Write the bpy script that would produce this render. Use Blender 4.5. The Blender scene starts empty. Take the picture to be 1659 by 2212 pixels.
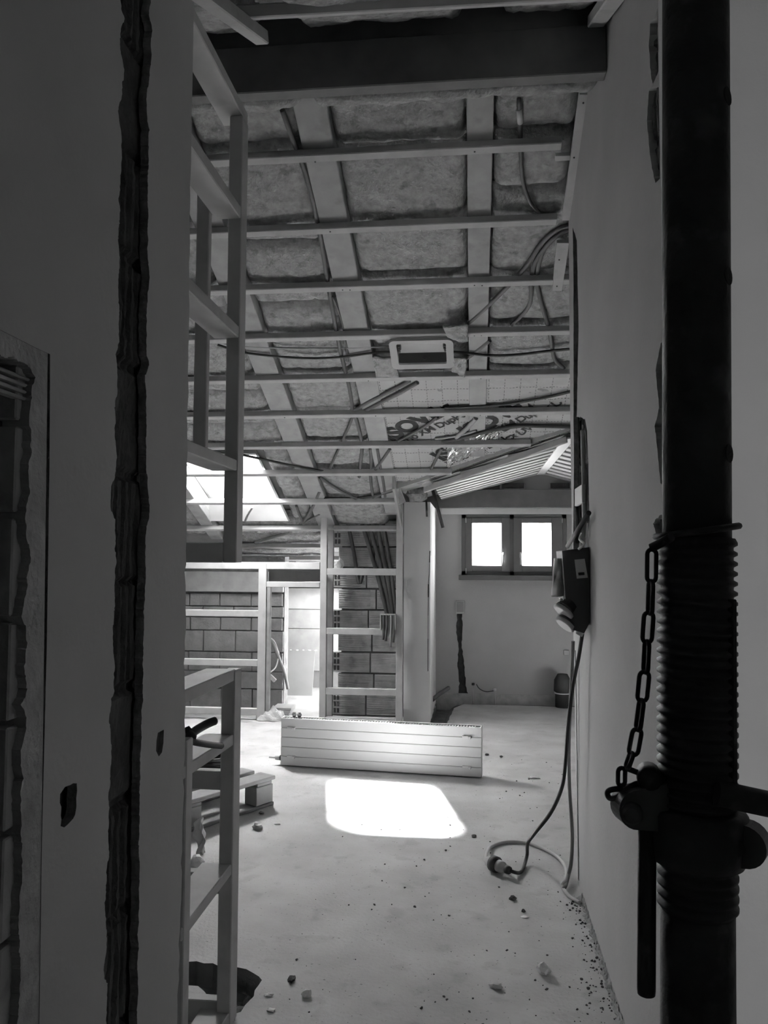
import bpy, bmesh, math, random
from mathutils import Vector, Matrix, noise
from mathutils.geometry import delaunay_2d_cdt
random.seed(7)
S = bpy.context.scene
COL = S.collection

# ------------------------------------------------------------------ camera
FPX, W, H = 1750.0, 1659.0, 2212.0
CAMH = 1.5
YAW, PITCH, ROLL = -0.10955, 0.05581, 0.00472
cy, sy, cp, sp, cr, sr = math.cos(YAW), math.sin(YAW), math.cos(PITCH), math.sin(PITCH), math.cos(ROLL), math.sin(ROLL)
FW = Vector((sy*cp, cy*cp, sp)); R0 = Vector((cy, -sy, 0)); U0 = R0.cross(FW)
RT = R0*cr + U0*sr; UP = U0*cr - R0*sr
cam = bpy.data.cameras.new('camera'); camo = bpy.data.objects.new('camera', cam); COL.objects.link(camo)
cam.sensor_fit = 'VERTICAL'; cam.sensor_height = 24.0; cam.lens = 24.0*FPX/H
cam.clip_start = 0.02; cam.clip_end = 200
camo.matrix_world = Matrix(((RT.x, UP.x, -FW.x, 0), (RT.y, UP.y, -FW.y, 0), (RT.z, UP.z, -FW.z, CAMH), (0, 0, 0, 1)))
S.camera = camo

# ------------------------------------------------------------------ light
S.view_settings.view_transform = 'Standard'; S.view_settings.look = 'None'
S.view_settings.gamma = 1.0; S.view_settings.use_curve_mapping = False
S.view_settings.exposure = 0.0
S.cycles.max_bounces = 8; S.cycles.diffuse_bounces = 5; S.cycles.transparent_max_bounces = 12
wd = bpy.data.worlds.new('sky'); S.world = wd; wd.use_nodes = True
wd.node_tree.nodes['Background'].inputs[0].default_value = (1, 1, 1, 1)
wd.node_tree.nodes['Background'].inputs[1].default_value = 7.0
SUN_DIR = Vector((1.41, -1.65, -2.1)).normalized()
sl = bpy.data.lights.new('sun', 'SUN'); sl.energy = 520.0; sl.angle = math.radians(5)
so = bpy.data.objects.new('sun', sl); COL.objects.link(so)
so.rotation_euler = SUN_DIR.to_track_quat('-Z', 'Y').to_euler()
def area(name, loc, direction, sx, sz, power):
    l = bpy.data.lights.new(name, 'AREA'); l.shape = 'RECTANGLE'; l.size = sx; l.size_y = sz; l.energy = power
    o = bpy.data.objects.new(name, l); COL.objects.link(o); o.location = loc
    o.rotation_euler = Vector(direction).to_track_quat('-Z', 'Z').to_euler(); return o
area('rear_window_daylight', (1.08, -1.12, 0.85), (-0.05, 1, 0.0), 0.95, 1.3, 16)
area('left_fill_light', (-4.15, 4.75, 0.75), (1, 0.22, -0.1), 0.4, 0.6, 3)  # unseen fill added at the left to lift radiator and column
area('roof_window_daylight', (-2.1, 6.88, 2.33), (0.3, -0.8, -0.9), 0.46, 0.5, 105)
area('gable_window_daylight', (0.4, 8.9, 1.65), (0, -1, -0.15), 0.95, 0.45, 60)
area('eaves_window_daylight', (-1.3, 8.75, 1.45), (0, 0.1, -1), 0.9, 0.4, 15)

# ------------------------------------------------------------------ pixel ray -> point on a real plane
def ray(x, y): return FW*FPX + RT*(x-W/2) - UP*(y-H/2)
O = Vector((0, 0, CAMH))
def onX(x, y, X): d = ray(x, y); return O + d*(X/d.x)
def onY(x, y, Y): d = ray(x, y); return O + d*(Y/d.y)
def onZ(x, y, Z): d = ray(x, y); return O + d*((Z-CAMH)/d.z)
CA, CS = 4.83, 0.41                                                # ceiling: underside of battens z = CA - CS*Y
def cz(Y, off=0.0): return CA + off - CS*Y
def onC(x, y, off=0.0): d = ray(x, y); return O + d*((CA+off-CAMH)/(d.z+CS*d.y))

# ------------------------------------------------------------------ materials (black and white photograph: greys)
def mat(name, g, rough=0.85, scale=6.0, amt=0.15, bump=0.0, bscale=None, spots=0.0, sscale=12, stretch=None, metal=0.0, detail=6, specks=0.0):
    m = bpy.data.materials.new(name); m.use_nodes = True
    nt = m.node_tree; N = nt.nodes; L = nt.links; b = N['Principled BSDF']
    b.inputs['Roughness'].default_value = rough; b.inputs['Metallic'].default_value = metal
    b.inputs['Specular IOR Level'].default_value = 0.3
    tc = N.new('ShaderNodeTexCoord'); mp = N.new('ShaderNodeMapping'); L.new(tc.outputs['Object'], mp.inputs[0])
    if stretch: mp.inputs['Scale'].default_value = stretch
    n = N.new('ShaderNodeTexNoise'); n.inputs['Scale'].default_value = scale; n.inputs['Detail'].default_value = detail
    L.new(mp.outputs[0], n.inputs['Vector'])
    r = N.new('ShaderNodeMapRange'); r.inputs['From Min'].default_value = 0.25; r.inputs['From Max'].default_value = 0.75
    r.inputs['To Min'].default_value = g*(1-amt); r.inputs['To Max'].default_value = g*(1+amt)
    L.new(n.outputs['Fac'], r.inputs['Value'])
    v = r.outputs[0]
    if spots:
        n2 = N.new('ShaderNodeTexNoise'); n2.inputs['Scale'].default_value = sscale; n2.inputs['Detail'].default_value = 4
        L.new(tc.outputs['Object'], n2.inputs['Vector'])
        r2 = N.new('ShaderNodeMapRange'); r2.inputs['From Min'].default_value = 0.58; r2.inputs['From Max'].default_value = 0.68
        r2.inputs['To Min'].default_value = 1.0; r2.inputs['To Max'].default_value = 1.0-spots
        L.new(n2.outputs['Fac'], r2.inputs['Value'])
        mu = N.new('ShaderNodeMath'); mu.operation = 'MULTIPLY'; L.new(v, mu.inputs[0]); L.new(r2.outputs[0], mu.inputs[1]); v = mu.outputs[0]
    if specks:
        n4 = N.new('ShaderNodeTexNoise'); n4.inputs['Scale'].default_value = 75; n4.inputs['Detail'].default_value = 2; L.new(tc.outputs['Object'], n4.inputs['Vector'])
        r4 = N.new('ShaderNodeMapRange'); r4.inputs['From Min'].default_value = 0.68; r4.inputs['From Max'].default_value = 0.72; r4.inputs['To Min'].default_value = 1.0; r4.inputs['To Max'].default_value = 1.0-specks
        L.new(n4.outputs['Fac'], r4.inputs['Value']); mu2 = N.new('ShaderNodeMath'); mu2.operation = 'MULTIPLY'; L.new(v, mu2.inputs[0]); L.new(r4.outputs[0], mu2.inputs[1]); v = mu2.outputs[0]
    cb = N.new('ShaderNodeCombineColor')
    for i in range(3): L.new(v, cb.inputs[i])
    L.new(cb.outputs[0], b.inputs['Base Color'])
    if bump:
        n3 = N.new('ShaderNodeTexNoise'); n3.inputs['Scale'].default_value = bscale or scale*4; n3.inputs['Detail'].default_value = 8
        L.new(mp.outputs[0], n3.inputs['Vector'])
        bp = N.new('ShaderNodeBump'); bp.inputs['Strength'].default_value = bump; bp.inputs['Distance'].default_value = 0.01
        L.new(n3.outputs['Fac'], bp.inputs['Height']); L.new(bp.outputs[0], b.inputs['Normal'])
    return m
M = {
 'plaster': mat('plaster', 0.43, 0.95, 2.5, 0.07, 0.12, 60),
 'plaster_pale': mat('plaster_pale', 0.86, 0.95, 2.5, 0.07, 0.1, 60),
 'render_coat': mat('broken_render_shaded', 0.2, 1.0, 30, 0.4, 0.8, 60),  # darker base coat, also toned down against light on cut edges
 'plaster_edge': mat('plaster_edge', 0.36, 0.95, 14, 0.25, 0.6, 60),
 'floor': mat('concrete_screed', 0.50, 0.75, 3.0, 0.2, 0.25, 60, spots=0.14, sscale=7, specks=0.5),
 'trench': mat('trench_mortar', 0.17, 0.95, 12, 0.3, 0.8, 30),
 'wood': mat('planed_timber', 0.48, 0.7, 9, 0.12, 0.05, 40, spots=0.12, sscale=7),
 'wood_grey': mat('sawn_timber', 0.31, 0.8, 9, 0.18, 0.1, 40, spots=0.2, sscale=7),
 'wood_dark_shaded': mat('dark_shaded_timber', 0.10, 0.8, 9, 0.2, 0.1, 40),  # dark base colour, also painting the big beam's lack of light
 'wool': mat('mineral_wool', 0.28, 1.0, 26, 0.34, 1.0, 70, spots=0.4, sscale=14),
 'board': mat('roof_board', 0.22, 0.9, 6, 0.2, 0.1),
 'steel': mat('rusty_dark_steel', 0.06, 0.55, 18, 0.4, 0.2, 70, spots=-0.9, sscale=16, metal=0.2),
 'steel_lit': mat('lit_steel', 0.13, 0.5, 18, 0.3, 0.1, metal=0.3),  # lighter steel paints the light falling on the collar ears
 'black': mat('black_rubber', 0.03, 0.6, 10, 0.1),
 'void': mat('cavity_shade', 0.05, 1.0, 20, 0.4, 0.5),  # near-black tone painting the shade inside holes, slots and cracks
 'conduit': mat('dark_conduit', 0.075, 0.6, 10, 0.15),
 'conduit_grey': mat('grey_conduit', 0.22, 0.6, 10, 0.15),
 'cable_grey': mat('grey_cable', 0.5, 0.55, 10, 0.1),
 'white_metal': mat('white_enamel', 0.88, 0.35, 4, 0.02),
 'groove': mat('enamel_groove_shade', 0.42, 0.5, 4, 0.02),  # enamel darkened to paint the shade in grooves and grille
 'chrome': mat('brass_fitting', 0.4, 0.3, 6, 0.1, metal=0.9),
 'white': mat('white_plastic', 0.75, 0.5, 6, 0.04),
 'grey': mat('grey_plastic', 0.40, 0.5, 6, 0.06),
 'dark_plastic': mat('charcoal_plastic', 0.05, 0.5, 6, 0.1),
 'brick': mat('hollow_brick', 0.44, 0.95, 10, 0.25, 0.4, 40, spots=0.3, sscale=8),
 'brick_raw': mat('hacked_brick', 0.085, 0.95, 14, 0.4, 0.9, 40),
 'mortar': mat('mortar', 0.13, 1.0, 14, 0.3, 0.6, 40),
 'block': mat('concrete_block', 0.2, 0.95, 10, 0.18, 0.4, 50, spots=0.2, sscale=6),
 'gypsum_white': mat('white_lining', 0.7, 0.9, 5, 0.08),
 'gypsum': mat('gypsum_board', 0.22, 0.9, 5, 0.08),
 'window': mat('backlit_window_timber', 0.11, 0.5, 8, 0.12),  # frame colour darkened to stand for its backlit shade
 'foil': mat('aluminium_foil', 0.75, 0.22, 8, 0.05, metal=0.95),
 'ink': mat('black_ink', 0.015, 0.6, 5, 0.0),
 'chip': mat('pale_rubble', 0.88, 0.95, 20, 0.15),
 'grit': mat('dark_grit', 0.09, 1.0, 20, 0.4),
 'label': mat('paper_label', 0.62, 0.7, 9, 0.05),
 'bag': mat('pale_film', 0.62, 0.35, 9, 0.1),
 'leaf': mat('leaf', 0.10, 0.8, 9, 0.2),
}
def membrane_mat():
    m = bpy.data.materials.new('gridded_membrane'); m.use_nodes = True; nt = m.node_tree; N = nt.nodes; L = nt.links
    b = N['Principled BSDF']; b.inputs['Roughness'].default_value = 0.42
    tc = N.new('ShaderNodeTexCoord'); sx = N.new('ShaderNodeSeparateXYZ'); L.new(tc.outputs['Object'], sx.inputs[0])
    def fr(sock, k, lim):
        a = N.new('ShaderNodeMath'); a.operation = 'MULTIPLY'; a.inputs[1].default_value = k; L.new(sock, a.inputs[0])
        f = N.new('ShaderNodeMath'); f.operation = 'FRACT'; L.new(a.outputs[0], f.inputs[0])
        l = N.new('ShaderNodeMath'); l.operation = 'LESS_THAN'; l.inputs[1].default_value = lim; L.new(f.outputs[0], l.inputs[0]); return l.outputs[0]
    def mul(a, c):
        n = N.new('ShaderNodeMath'); n.operation = 'MULTIPLY'; L.new(a, n.inputs[0]); L.new(c, n.inputs[1]); return n.outputs[0]
    l1 = mul(fr(sx.outputs[0], 9.5, 0.05), fr(sx.outputs[1], 32, 0.62)); l2 = mul(fr(sx.outputs[1], 7.5, 0.06), fr(sx.outputs[0], 45, 0.62))
    mx = N.new('ShaderNodeMath'); mx.operation = 'MAXIMUM'; L.new(l1, mx.inputs[0]); L.new(l2, mx.inputs[1])
    r = N.new('ShaderNodeMapRange'); r.inputs['To Min'].default_value = 0.56; r.inputs['To Max'].default_value = 0.12; L.new(mx.outputs[0], r.inputs['Value'])
    cb = N.new('ShaderNodeCombineColor')
    for i in range(3): L.new(r.outputs[0], cb.inputs[i])
    L.new(cb.outputs[0], b.inputs['Base Color']); return m
M['membrane'] = membrane_mat()
def glass_mat():
    m = bpy.data.materials.new('clear_glass'); m.use_nodes = True; nt = m.node_tree; N = nt.nodes; L = nt.links
    N.remove(N['Principled BSDF']); t = N.new('ShaderNodeBsdfTransparent'); g = N.new('ShaderNodeBsdfGlossy'); g.inputs['Roughness'].default_value = 0.02
    mx = N.new('ShaderNodeMixShader'); mx.inputs[0].default_value = 0.06; L.new(t.outputs[0], mx.inputs[1]); L.new(g.outputs[0], mx.inputs[2])
    L.new(mx.outputs[0], N['Material Output'].inputs[0]); return m
M['glass'] = glass_mat()

# ------------------------------------------------------------------ mesh helpers
def V(*a): return Vector(a)
class MB:
    def __init__(s): s.bm = bmesh.new(); s.smooth = False
    def face(s, pts):
        try: s.bm.faces.new([s.bm.verts.new(p) for p in pts])
        except ValueError: pass
    def hull8(s, p, bevel=0.0):                                    # p: 4 bottom + 4 top corners
        vs = [s.bm.verts.new(q) for q in p]; fs = []
        for q in ((3, 2, 1, 0), (4, 5, 6, 7), (0, 1, 5, 4), (1, 2, 6, 5), (2, 3, 7, 6), (3, 0, 4, 7)): fs.append(s.bm.faces.new([vs[i] for i in q]))
        if bevel:
            es = list({e for f in fs for e in f.edges}); bmesh.ops.bevel(s.bm, geom=es, offset=bevel, segments=1, affect='EDGES', profile=0.5)
        return s
    def box(s, lo, hi, bevel=0.0):
        (a, b, c), (d, e, f) = lo, hi
        return s.hull8([V(a, b, c), V(d, b, c), V(d, e, c), V(a, e, c), V(a, b, f), V(d, b, f), V(d, e, f), V(a, e, f)], bevel)
    def beam(s, p0, p1, w, h, up=(0, 0, 1), bevel=0.003):          # bar of section w (sideways) x h (along up), centred on p0-p1
        p0, p1 = Vector(p0), Vector(p1); d = (p1-p0).normalized(); si = d.cross(Vector(up)).normalized(); u = si.cross(d)
        a, b = si*(w/2), u*(h/2)
        return s.hull8([p0-a-b, p0+a-b, p1+a-b, p1-a-b, p0-a+b, p0+a+b, p1+a+b, p1-a+b], bevel)
    def tube(s, pts, r, seg=10, closed=False, cap=True):
        pts = [Vector(p) for p in pts]; n = len(pts); rings = []; prev = None
        for i, p in enumerate(pts):
            t = (pts[(i+1) % n]-pts[i-1]) if closed else (pts[min(i+1, n-1)]-pts[max(i-1, 0)])
            t.normalize()
            if prev is None:
                a = Vector((0, 0, 1)) if abs(t.z) < 0.9 else Vector((1, 0, 0)); u = t.cross(a).normalized()
            else: u = (prev - t*prev.dot(t)).normalized()
            prev = u; v = t.cross(u); rr = r(i/(n-1)) if callable(r) else r
            rings.append([s.bm.verts.new(p + (u*math.cos(k*2*math.pi/seg)+v*math.sin(k*2*math.pi/seg))*rr) for k in range(seg)])
        for i in range(n if closed else n-1):
            A, B = rings[i], rings[(i+1) % n]
            for k in range(seg): f = s.bm.faces.new((A[k], A[(k+1) % seg], B[(k+1) % seg], B[k])); f.smooth = True
        if cap and not closed: s.bm.faces.new(rings[0][::-1]); s.bm.faces.new(rings[-1])
        return s
    def lathe(s, p0, axis, prof, seg=32, cap=True):                # prof: (distance along axis, radius)
        p0, ax = Vector(p0), Vector(axis).normalized(); a = Vector((0, 0, 1)) if abs(ax.z) < 0.9 else Vector((1, 0, 0))
        u = ax.cross(a).normalized(); v = ax.cross(u); rings = []
        for t, r in prof: rings.append([s.bm.verts.new(p0+ax*t+(u*math.cos(k*2*math.pi/seg)+v*math.sin(k*2*math.pi/seg))*r) for k in range(seg)])
        for A, B in zip(rings, rings[1:]):
            for k in range(seg): f = s.bm.faces.new((A[k], A[(k+1) % seg], B[(k+1) % seg], B[k])); f.smooth = True
        if cap: s.bm.faces.new(rings[0][::-1]); s.bm.faces.new(rings[-1])
        return s
    def plate(s, outer, holes, fmap, n, th, side=False):            # polygon with holes given thickness th against n
        loops = [[Vector((p[0], p[1])) for p in outer]] + [[Vector((p[0], p[1])) for p in h] for h in holes]
        flat = [p for l in loops for p in l]; ed = []; k = 0
        for l in loops: ed += [(k+i, k+(i+1) % len(l)) for i in range(len(l))]; k += len(l)
        vo, _, fo, _, _, _ = delaunay_2d_cdt(flat, ed, [], 0, 1e-7)
        def inside(q, l):
            r = False
            for i in range(len(l)):
                p1, p2 = l[i], l[i-1]
                if (p1.y > q.y) != (p2.y > q.y) and q.x < (p2.x-p1.x)*(q.y-p1.y)/(p2.y-p1.y)+p1.x: r = not r
            return r
        n = Vector(n)
        TA = [s.bm.verts.new(Vector(fmap(p.x, p.y))) for p in vo]; TB = [s.bm.verts.new(Vector(fmap(p.x, p.y))-n*th) for p in vo]
        for t in fo:
            q = (vo[t[0]]+vo[t[1]]+vo[t[2]])/3
            if not inside(q, loops[0]) or any(inside(q, h) for h in loops[1:]): continue
            s.bm.faces.new([TA[i] for i in t]); s.bm.faces.new([TB[i] for i in t[::-1]])
        A = [s.bm.verts.new(Vector(fmap(p.x, p.y))) for p in flat]; B = [s.bm.verts.new(Vector(fmap(p.x, p.y))-n*th) for p in flat]
        k = 0
        for l in loops:
            m = len(l)
            for i in range(m):
                f = s.bm.faces.new((A[k+i], A[k+(i+1) % m], B[k+(i+1) % m], B[k+i])); f.material_index = 1 if (l is not loops[0] and side) else 0
            k += m
        return s
    def grid(s, f, nu, nv, smooth=True):
        g = [[s.bm.verts.new(f(i/nu, j/nv)) for j in range(nv+1)] for i in range(nu+1)]
        for i in range(nu):
            for j in range(nv): q = s.bm.faces.new((g[i][j], g[i+1][j], g[i+1][j+1], g[i][j+1])); q.smooth = smooth
        return g
    def blob(s, c, r, seed=0, amp=0.35, sc=(1, 1, 1), sub=2):
        ret = bmesh.ops.create_icosphere(s.bm, subdivisions=sub, radius=1.0)
        for v in ret['verts']:
            d = v.co.normalized(); k = 1+amp*noise.noise(d*1.7+Vector((seed*3.1, seed*1.7, seed)))*2
            v.co = Vector(c)+Vector((d.x*r*k*sc[0], d.y*r*k*sc[1], d.z*r*k*sc[2]))
        return s
    def build(s, name, m, parent=None, m2=None):
        bmesh.ops.recalc_face_normals(s.bm, faces=s.bm.faces)
        me = bpy.data.meshes.new(name); s.bm.to_mesh(me); s.bm.free()
        me.materials.append(M[m] if isinstance(m, str) else m)
        if m2: me.materials.append(M[m2])
        o = bpy.data.objects.new(name, me); COL.objects.link(o)
        if parent: o.parent = parent; o.matrix_parent_inverse = Matrix.Translation(-parent.location)
        return o
def spline(pts, n=6):
    pts = [Vector(p) for p in pts]; out = []
    for i in range(len(pts)-1):
        p0, p1, p2, p3 = pts[max(i-1, 0)], pts[i], pts[i+1], pts[min(i+2, len(pts)-1)]
        for k in range(n):
            t = k/n; out.append(0.5*((2*p1)+(p2-p0)*t+(2*p0-5*p1+4*p2-p3)*t*t+(3*p1-p0-3*p2+p3)*t**3))
    return out+[pts[-1]]
def tag(o, label, cat, group=None, kind=None):
    o['label'] = label; o['category'] = cat
    if group: o['group'] = group
    if kind: o['kind'] = kind
    return o
def struct(o, label=None):
    o['kind'] = 'structure'
    if label: o['label'] = label
    return o
def empty(name, loc, label, cat, group=None):
    o = bpy.data.objects.new(name, None); COL.objects.link(o); o.location = loc; o.empty_display_size = 0.1
    return tag(o, label, cat, group)
def jag(pts, step=0.02, amp=0.004, seed=0, close=True):            # roughen an outline of broken plaster
    out = []; n = len(pts)
    for i in range(n if close else n-1):
        a, b = Vector(pts[i]).to_2d(), Vector(pts[(i+1) % n]).to_2d(); k = max(1, int((b-a).length/step))
        for j in range(k):
            p = a.lerp(b, j/k); q = Vector((p.x*43, p.y*43, seed*7.7)); q2 = q*4.1; out.append((p.x+amp*(noise.noise(q)*2+noise.noise(q2)), p.y+amp*(noise.noise(q+Vector((9, 3, 1)))*2+noise.noise(q2+Vector((9, 3, 1))))))
    return out
def YZ(p): return (p.y, p.z)

# ================================================================== SETTING
LX, RX = -0.77, 0.48                                               # left wall face, right wall face
WL_END, WR_NEAR, WR_FAR = 2.11, 2.09, 4.06
# floor with the broken pit by the frame and the open trench along the far walls
pit = jag([(-1.30, 2.83), (-1.26, 2.98), (-1.02, 3.0), (-0.86, 2.985), (-0.79, 2.95), (-0.745, 2.90), (-0.76, 2.80), (-0.765, 2.70), (-0.80, 2.665), (-0.88, 2.74), (-0.95, 2.83), (-1.05, 2.86)], 0.03, 0.010, 3)
trench = jag([(-0.385, 7.46), (-0.235, 7.46), (-0.19, 8.2), (-0.10, 8.44), (1.74, 8.44), (1.74, 8.598), (-0.385, 8.598)], 0.08, 0.008, 5)
mb = MB(); mb.plate([(-4.2, -2.6), (2.6, -2.6), (2.6, 9.4), (-4.2, 9.4)], [pit, trench], lambda u, v: (u, v, 0), (0, 0, 1), 0.09, True)
fl = struct(mb.build('floor', 'floor', None, 'trench'))
mb = MB(); mb.box((-4.2, -2.6, -0.2), (2.6, 9.4, -0.091)); mb.build('subfloor', 'trench', fl)

# left wall: chase hacked through the plaster, socket hole, door opening with hollow brick jamb
chL = [(259, -60), (259, 0), (268, 40), (260, 62), (261, 120), (270, 150), (256, 240), (262, 300), (263, 340), (257, 440), (257, 560), (256, 610), (258, 690), (258, 740), (251, 770), (252, 800), (255, 830), (253, 855), (247, 880), (250, 915), (248, 940), (252, 975), (250, 1010), (240, 1065), (239, 1110), (250, 1120), (250, 1200), (247, 1290), (244, 1380), (247, 1430), (247, 1490), (240, 1510), (237, 1550), (240, 1590), (239, 1670), (234, 1740), (236, 1850), (230, 1880), (227, 1950), (232, 2030), (230, 2060), (225, 2080), (224, 2115), (233, 2130), (231, 2212), (231, 2300)]
chR = [(326, -60), (326, 0), (322, 30), (328, 65), (326, 140), (317, 200), (318, 260), (322, 275), (321, 330), (320, 430), (319, 550), (322, 600), (318, 650), (317, 700), (317, 770), (323, 790), (314, 810), (315, 850), (316, 950), (317, 1020), (322, 1080), (323, 1110), (314, 1165), (314, 1250), (311, 1300), (309, 1400), (309, 1480), (306, 1560), (303, 1650), (303, 1690), (301, 1800), (301, 1900), (298, 2050), (296, 2080), (298, 2110), (296, 2212), (296, 2300)]
chase = jag([YZ(onX(*q, LX)) for q in chL] + [YZ(onX(*q, LX)) for q in chR[::-1]], 0.005, 0.0035, 1)
sock = jag([YZ(onX(*q, LX)) for q in ((131, 1718), (140, 1700), (152, 1697), (165, 1694), (163, 1760), (158, 1772), (145, 1782), (129, 1789))], 0.012, 0.003, 2)
oval = [YZ(onX(*q, LX)) for q in ((338, 1600), (341, 1583), (354, 1576), (353, 1605), (350, 1625), (343, 1634), (337, 1622))]
niR = [(85, 755), (108, 765), (108, 830), (107, 1000), (104, 1200), (101, 1400), (96, 1600), (92, 1760), (90, 1850), (88, 2000), (85, 2212), (84, 2290)]
top0 = YZ(onX(0, 712, LX))
band = [(0.45, top0[1]+0.012), top0] + [YZ(onX(*q, LX)) for q in niR] + [(YZ(onX(84, 2290, LX))[0], 0.02), (0.45, 0.02)]
def roofz(Y): return 3.66-0.455*(2.87-Y)                           # underside of the near roof boards
wl_outline = [(-2.6, 0), (WL_END, 0)] + jag([(WL_END, 0.05), (2.135, 0.9), (2.113, 1.7), (2.10, 2.6)], 0.03, 0.006, 11, False) + [(2.10, roofz(2.10)), (-2.6, roofz(-2.6))]
fx = lambda X: (lambda u, v: (X, u, v))
mb = MB(); mb.plate(wl_outline, [chase, sock, oval, band], fx(LX), (1, 0, 0), 0.02, True); wl = struct(mb.build('wall_left', 'plaster', None, 'render_coat'))
# brick core behind the plaster, open where the doorway is
ji = [(0, 765), (30, 775), (65, 795), (75, 815), (70, 850), (66, 910), (68, 930), (66, 1000), (62, 1080), (55, 1115), (60, 1160), (67, 1190), (56, 1300), (50, 1330), (60, 1400), (50, 1440), (62, 1490), (45, 1520), (60, 1570), (46, 1620), (50, 1680), (43, 1720), (50, 1850), (42, 2000), (45, 2100), (40, 2212), (40, 2290)]
jedge = jag([YZ(onX(*q, LX)) for q in ji], 0.005, 0.0035, 4, False); jb = YZ(onX(40, 2290, LX))
mb = MB(); mb.plate([(band[0][0]-0.02, band[0][1]+0.02), (top0[0], top0[1]+0.02), (band[2][0]+0.03, band[2][1]+0.02), (band[-2][0]+0.02, 0.0), (jb[0], 0.0)] + jedge[::-1] + [(0.45, jedge[0][1]+0.01)], [], fx(LX-0.001), (1, 0, 0), 0.05)
mb.build('opening_render_band', 'plaster_edge', wl)
JY = onX(24, 2000, LX).y                                           # face of the brick jamb
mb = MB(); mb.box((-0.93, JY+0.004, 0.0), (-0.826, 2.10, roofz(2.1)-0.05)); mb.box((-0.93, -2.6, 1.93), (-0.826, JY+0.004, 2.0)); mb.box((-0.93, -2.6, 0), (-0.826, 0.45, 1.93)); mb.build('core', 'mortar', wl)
jz = [onX(30, y, LX-0.02).z for y in (2240, 2022, 1792, 1560, 1338, 1113, 912, 780)]
mb = MB()
for a, b in zip([0.0, 0.2, 0.42]+jz, [0.2, 0.42, jz[0]]+jz[1:]):
    for k in range(3):                                             # ribbed courses of hollow brick in the jamb
        y0 = JY+k*0.045+0.002*random.uniform(-1, 1); mb.box((-0.92, y0, a+0.006), (LX-0.016-0.004*random.random(), y0+0.042, b-0.006), 0.003)
mb.build('jamb_brick', 'brick', wl)
mb = MB()
for k in range(4): mb.beam((LX-0.035-0.012*k, 0.45, 1.80+0.0*k), (LX-0.035-0.012*k, JY+0.06, 1.80), 0.006, 0.02)
for k in range(4): mb.beam((LX-0.02, 0.45, 1.775+0.012*k), (LX-0.02, JY+0.07, 1.775+0.012*k), 0.02, 0.006)
mb.build('lintel_rib', 'brick', wl)
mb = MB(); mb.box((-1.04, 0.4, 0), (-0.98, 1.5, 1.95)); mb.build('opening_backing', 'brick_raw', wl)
def rough_back(mbd, X, sgn, y0, y1, z0, z1, ribs, joint, seed, depth=0.012):
    nu = max(8, int((y1-y0)/0.006)); nv = int((z1-z0)/0.012)
    def f(a, b):
        y = y0+(y1-y0)*a; z = z0+(z1-z0)*b; zz = (z+seed) % joint
        d = 0.006*noise.noise(Vector((y*26, z*9, seed)))+0.004*noise.noise(Vector((y*90, z*50, seed)))
        if zz < 0.022: d += 0.014
        cell = math.floor((z+seed)/joint)
        if (cell % 3) != 1: d += 0.006*(1 if math.sin((y+cell*0.013)*2*math.pi/ribs) > 0.2 else -0.6)
        return V(X-sgn*d, y, z)
    mbd.grid(f, nu, nv, False)
ys = [p[0] for p in chase]
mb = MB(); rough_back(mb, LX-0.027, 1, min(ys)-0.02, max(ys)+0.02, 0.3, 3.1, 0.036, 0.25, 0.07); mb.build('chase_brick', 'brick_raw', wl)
mb = MB(); mb.box((-0.86, 1.44, 0.95), (-0.80, 1.57, 1.10)); mb.box((-0.80, 1.495, 1.0), (-0.79, 1.515, 1.02)); mb.build('socket_box', 'void', wl)
mb = MB(); y_, z_ = YZ(onX(345, 1605, LX)); mb.box((-0.80, y_-0.04, z_-0.06), (-0.779, y_+0.04, z_+0.06)); mb.build('small_recess', 'brick_raw', wl)

# right wall: face towards the passage, chase near its far end, chipped near corner; end face towards the camera
rch = jag([YZ(onX(*q, RX)) for q in ((1237, 490), (1246, 520), (1250, 700), (1246, 900), (1256, 900), (1264, 908), (1268, 930), (1271, 1000), (1272, 1080), (1274, 1120), (1268, 1175), (1240, 1230), (1238, 1180), (1239, 1080), (1240, 1000), (1239, 900), (1239, 600))], 0.03, 0.004, 6); rch = [(min(p[0], WR_FAR-0.085), p[1]) for p in rch]
def wr_top(Y): return cz(Y, 0.2) if Y > 2.87 else roofz(Y)
NE = WR_NEAR+0.010; near_edge = [(NE, wr_top(WR_NEAR))]              # plaster knocked off along the near corner, top to bottom
for cpx in ([(1413, 40), (1405, 52), (1401, 100), (1406, 160), (1411, 182)], [(1410, 186), (1402, 195), (1397, 260), (1405, 345), (1416, 402)], [(1427, 742), (1416, 800), (1424, 880), (1414, 920), (1421, 980), (1427, 1050)], [(1426, 1112), (1410, 1130), (1420, 1160), (1428, 1170)]):
    cp = [YZ(onX(*q, RX)) for q in cpx]; near_edge += [(NE, cp[0][1])]+jag([(max(p[0], NE+0.002), p[1]) for p in cp], 0.008, 0.0025, 21, False)+[(NE, cp[-1][1]-0.004)]
mb = MB(); mb.plate([(NE, 0), (WR_FAR-0.14, 0), (WR_FAR-0.05, 1.2), (WR_FAR, 2.2), (WR_FAR, wr_top(WR_FAR)), (2.87, 3.67)]+near_edge, [rch], fx(RX), (-1, 0, 0), 0.022, True)
wr = struct(mb.build('wall_right', 'plaster', None, 'render_coat'))
mb = MB(); mb.box((RX+0.06, WR_NEAR+0.013, 0), (RX+0.13, WR_FAR-0.2, 3.15)); mb.build('core', 'mortar', wr)
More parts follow.
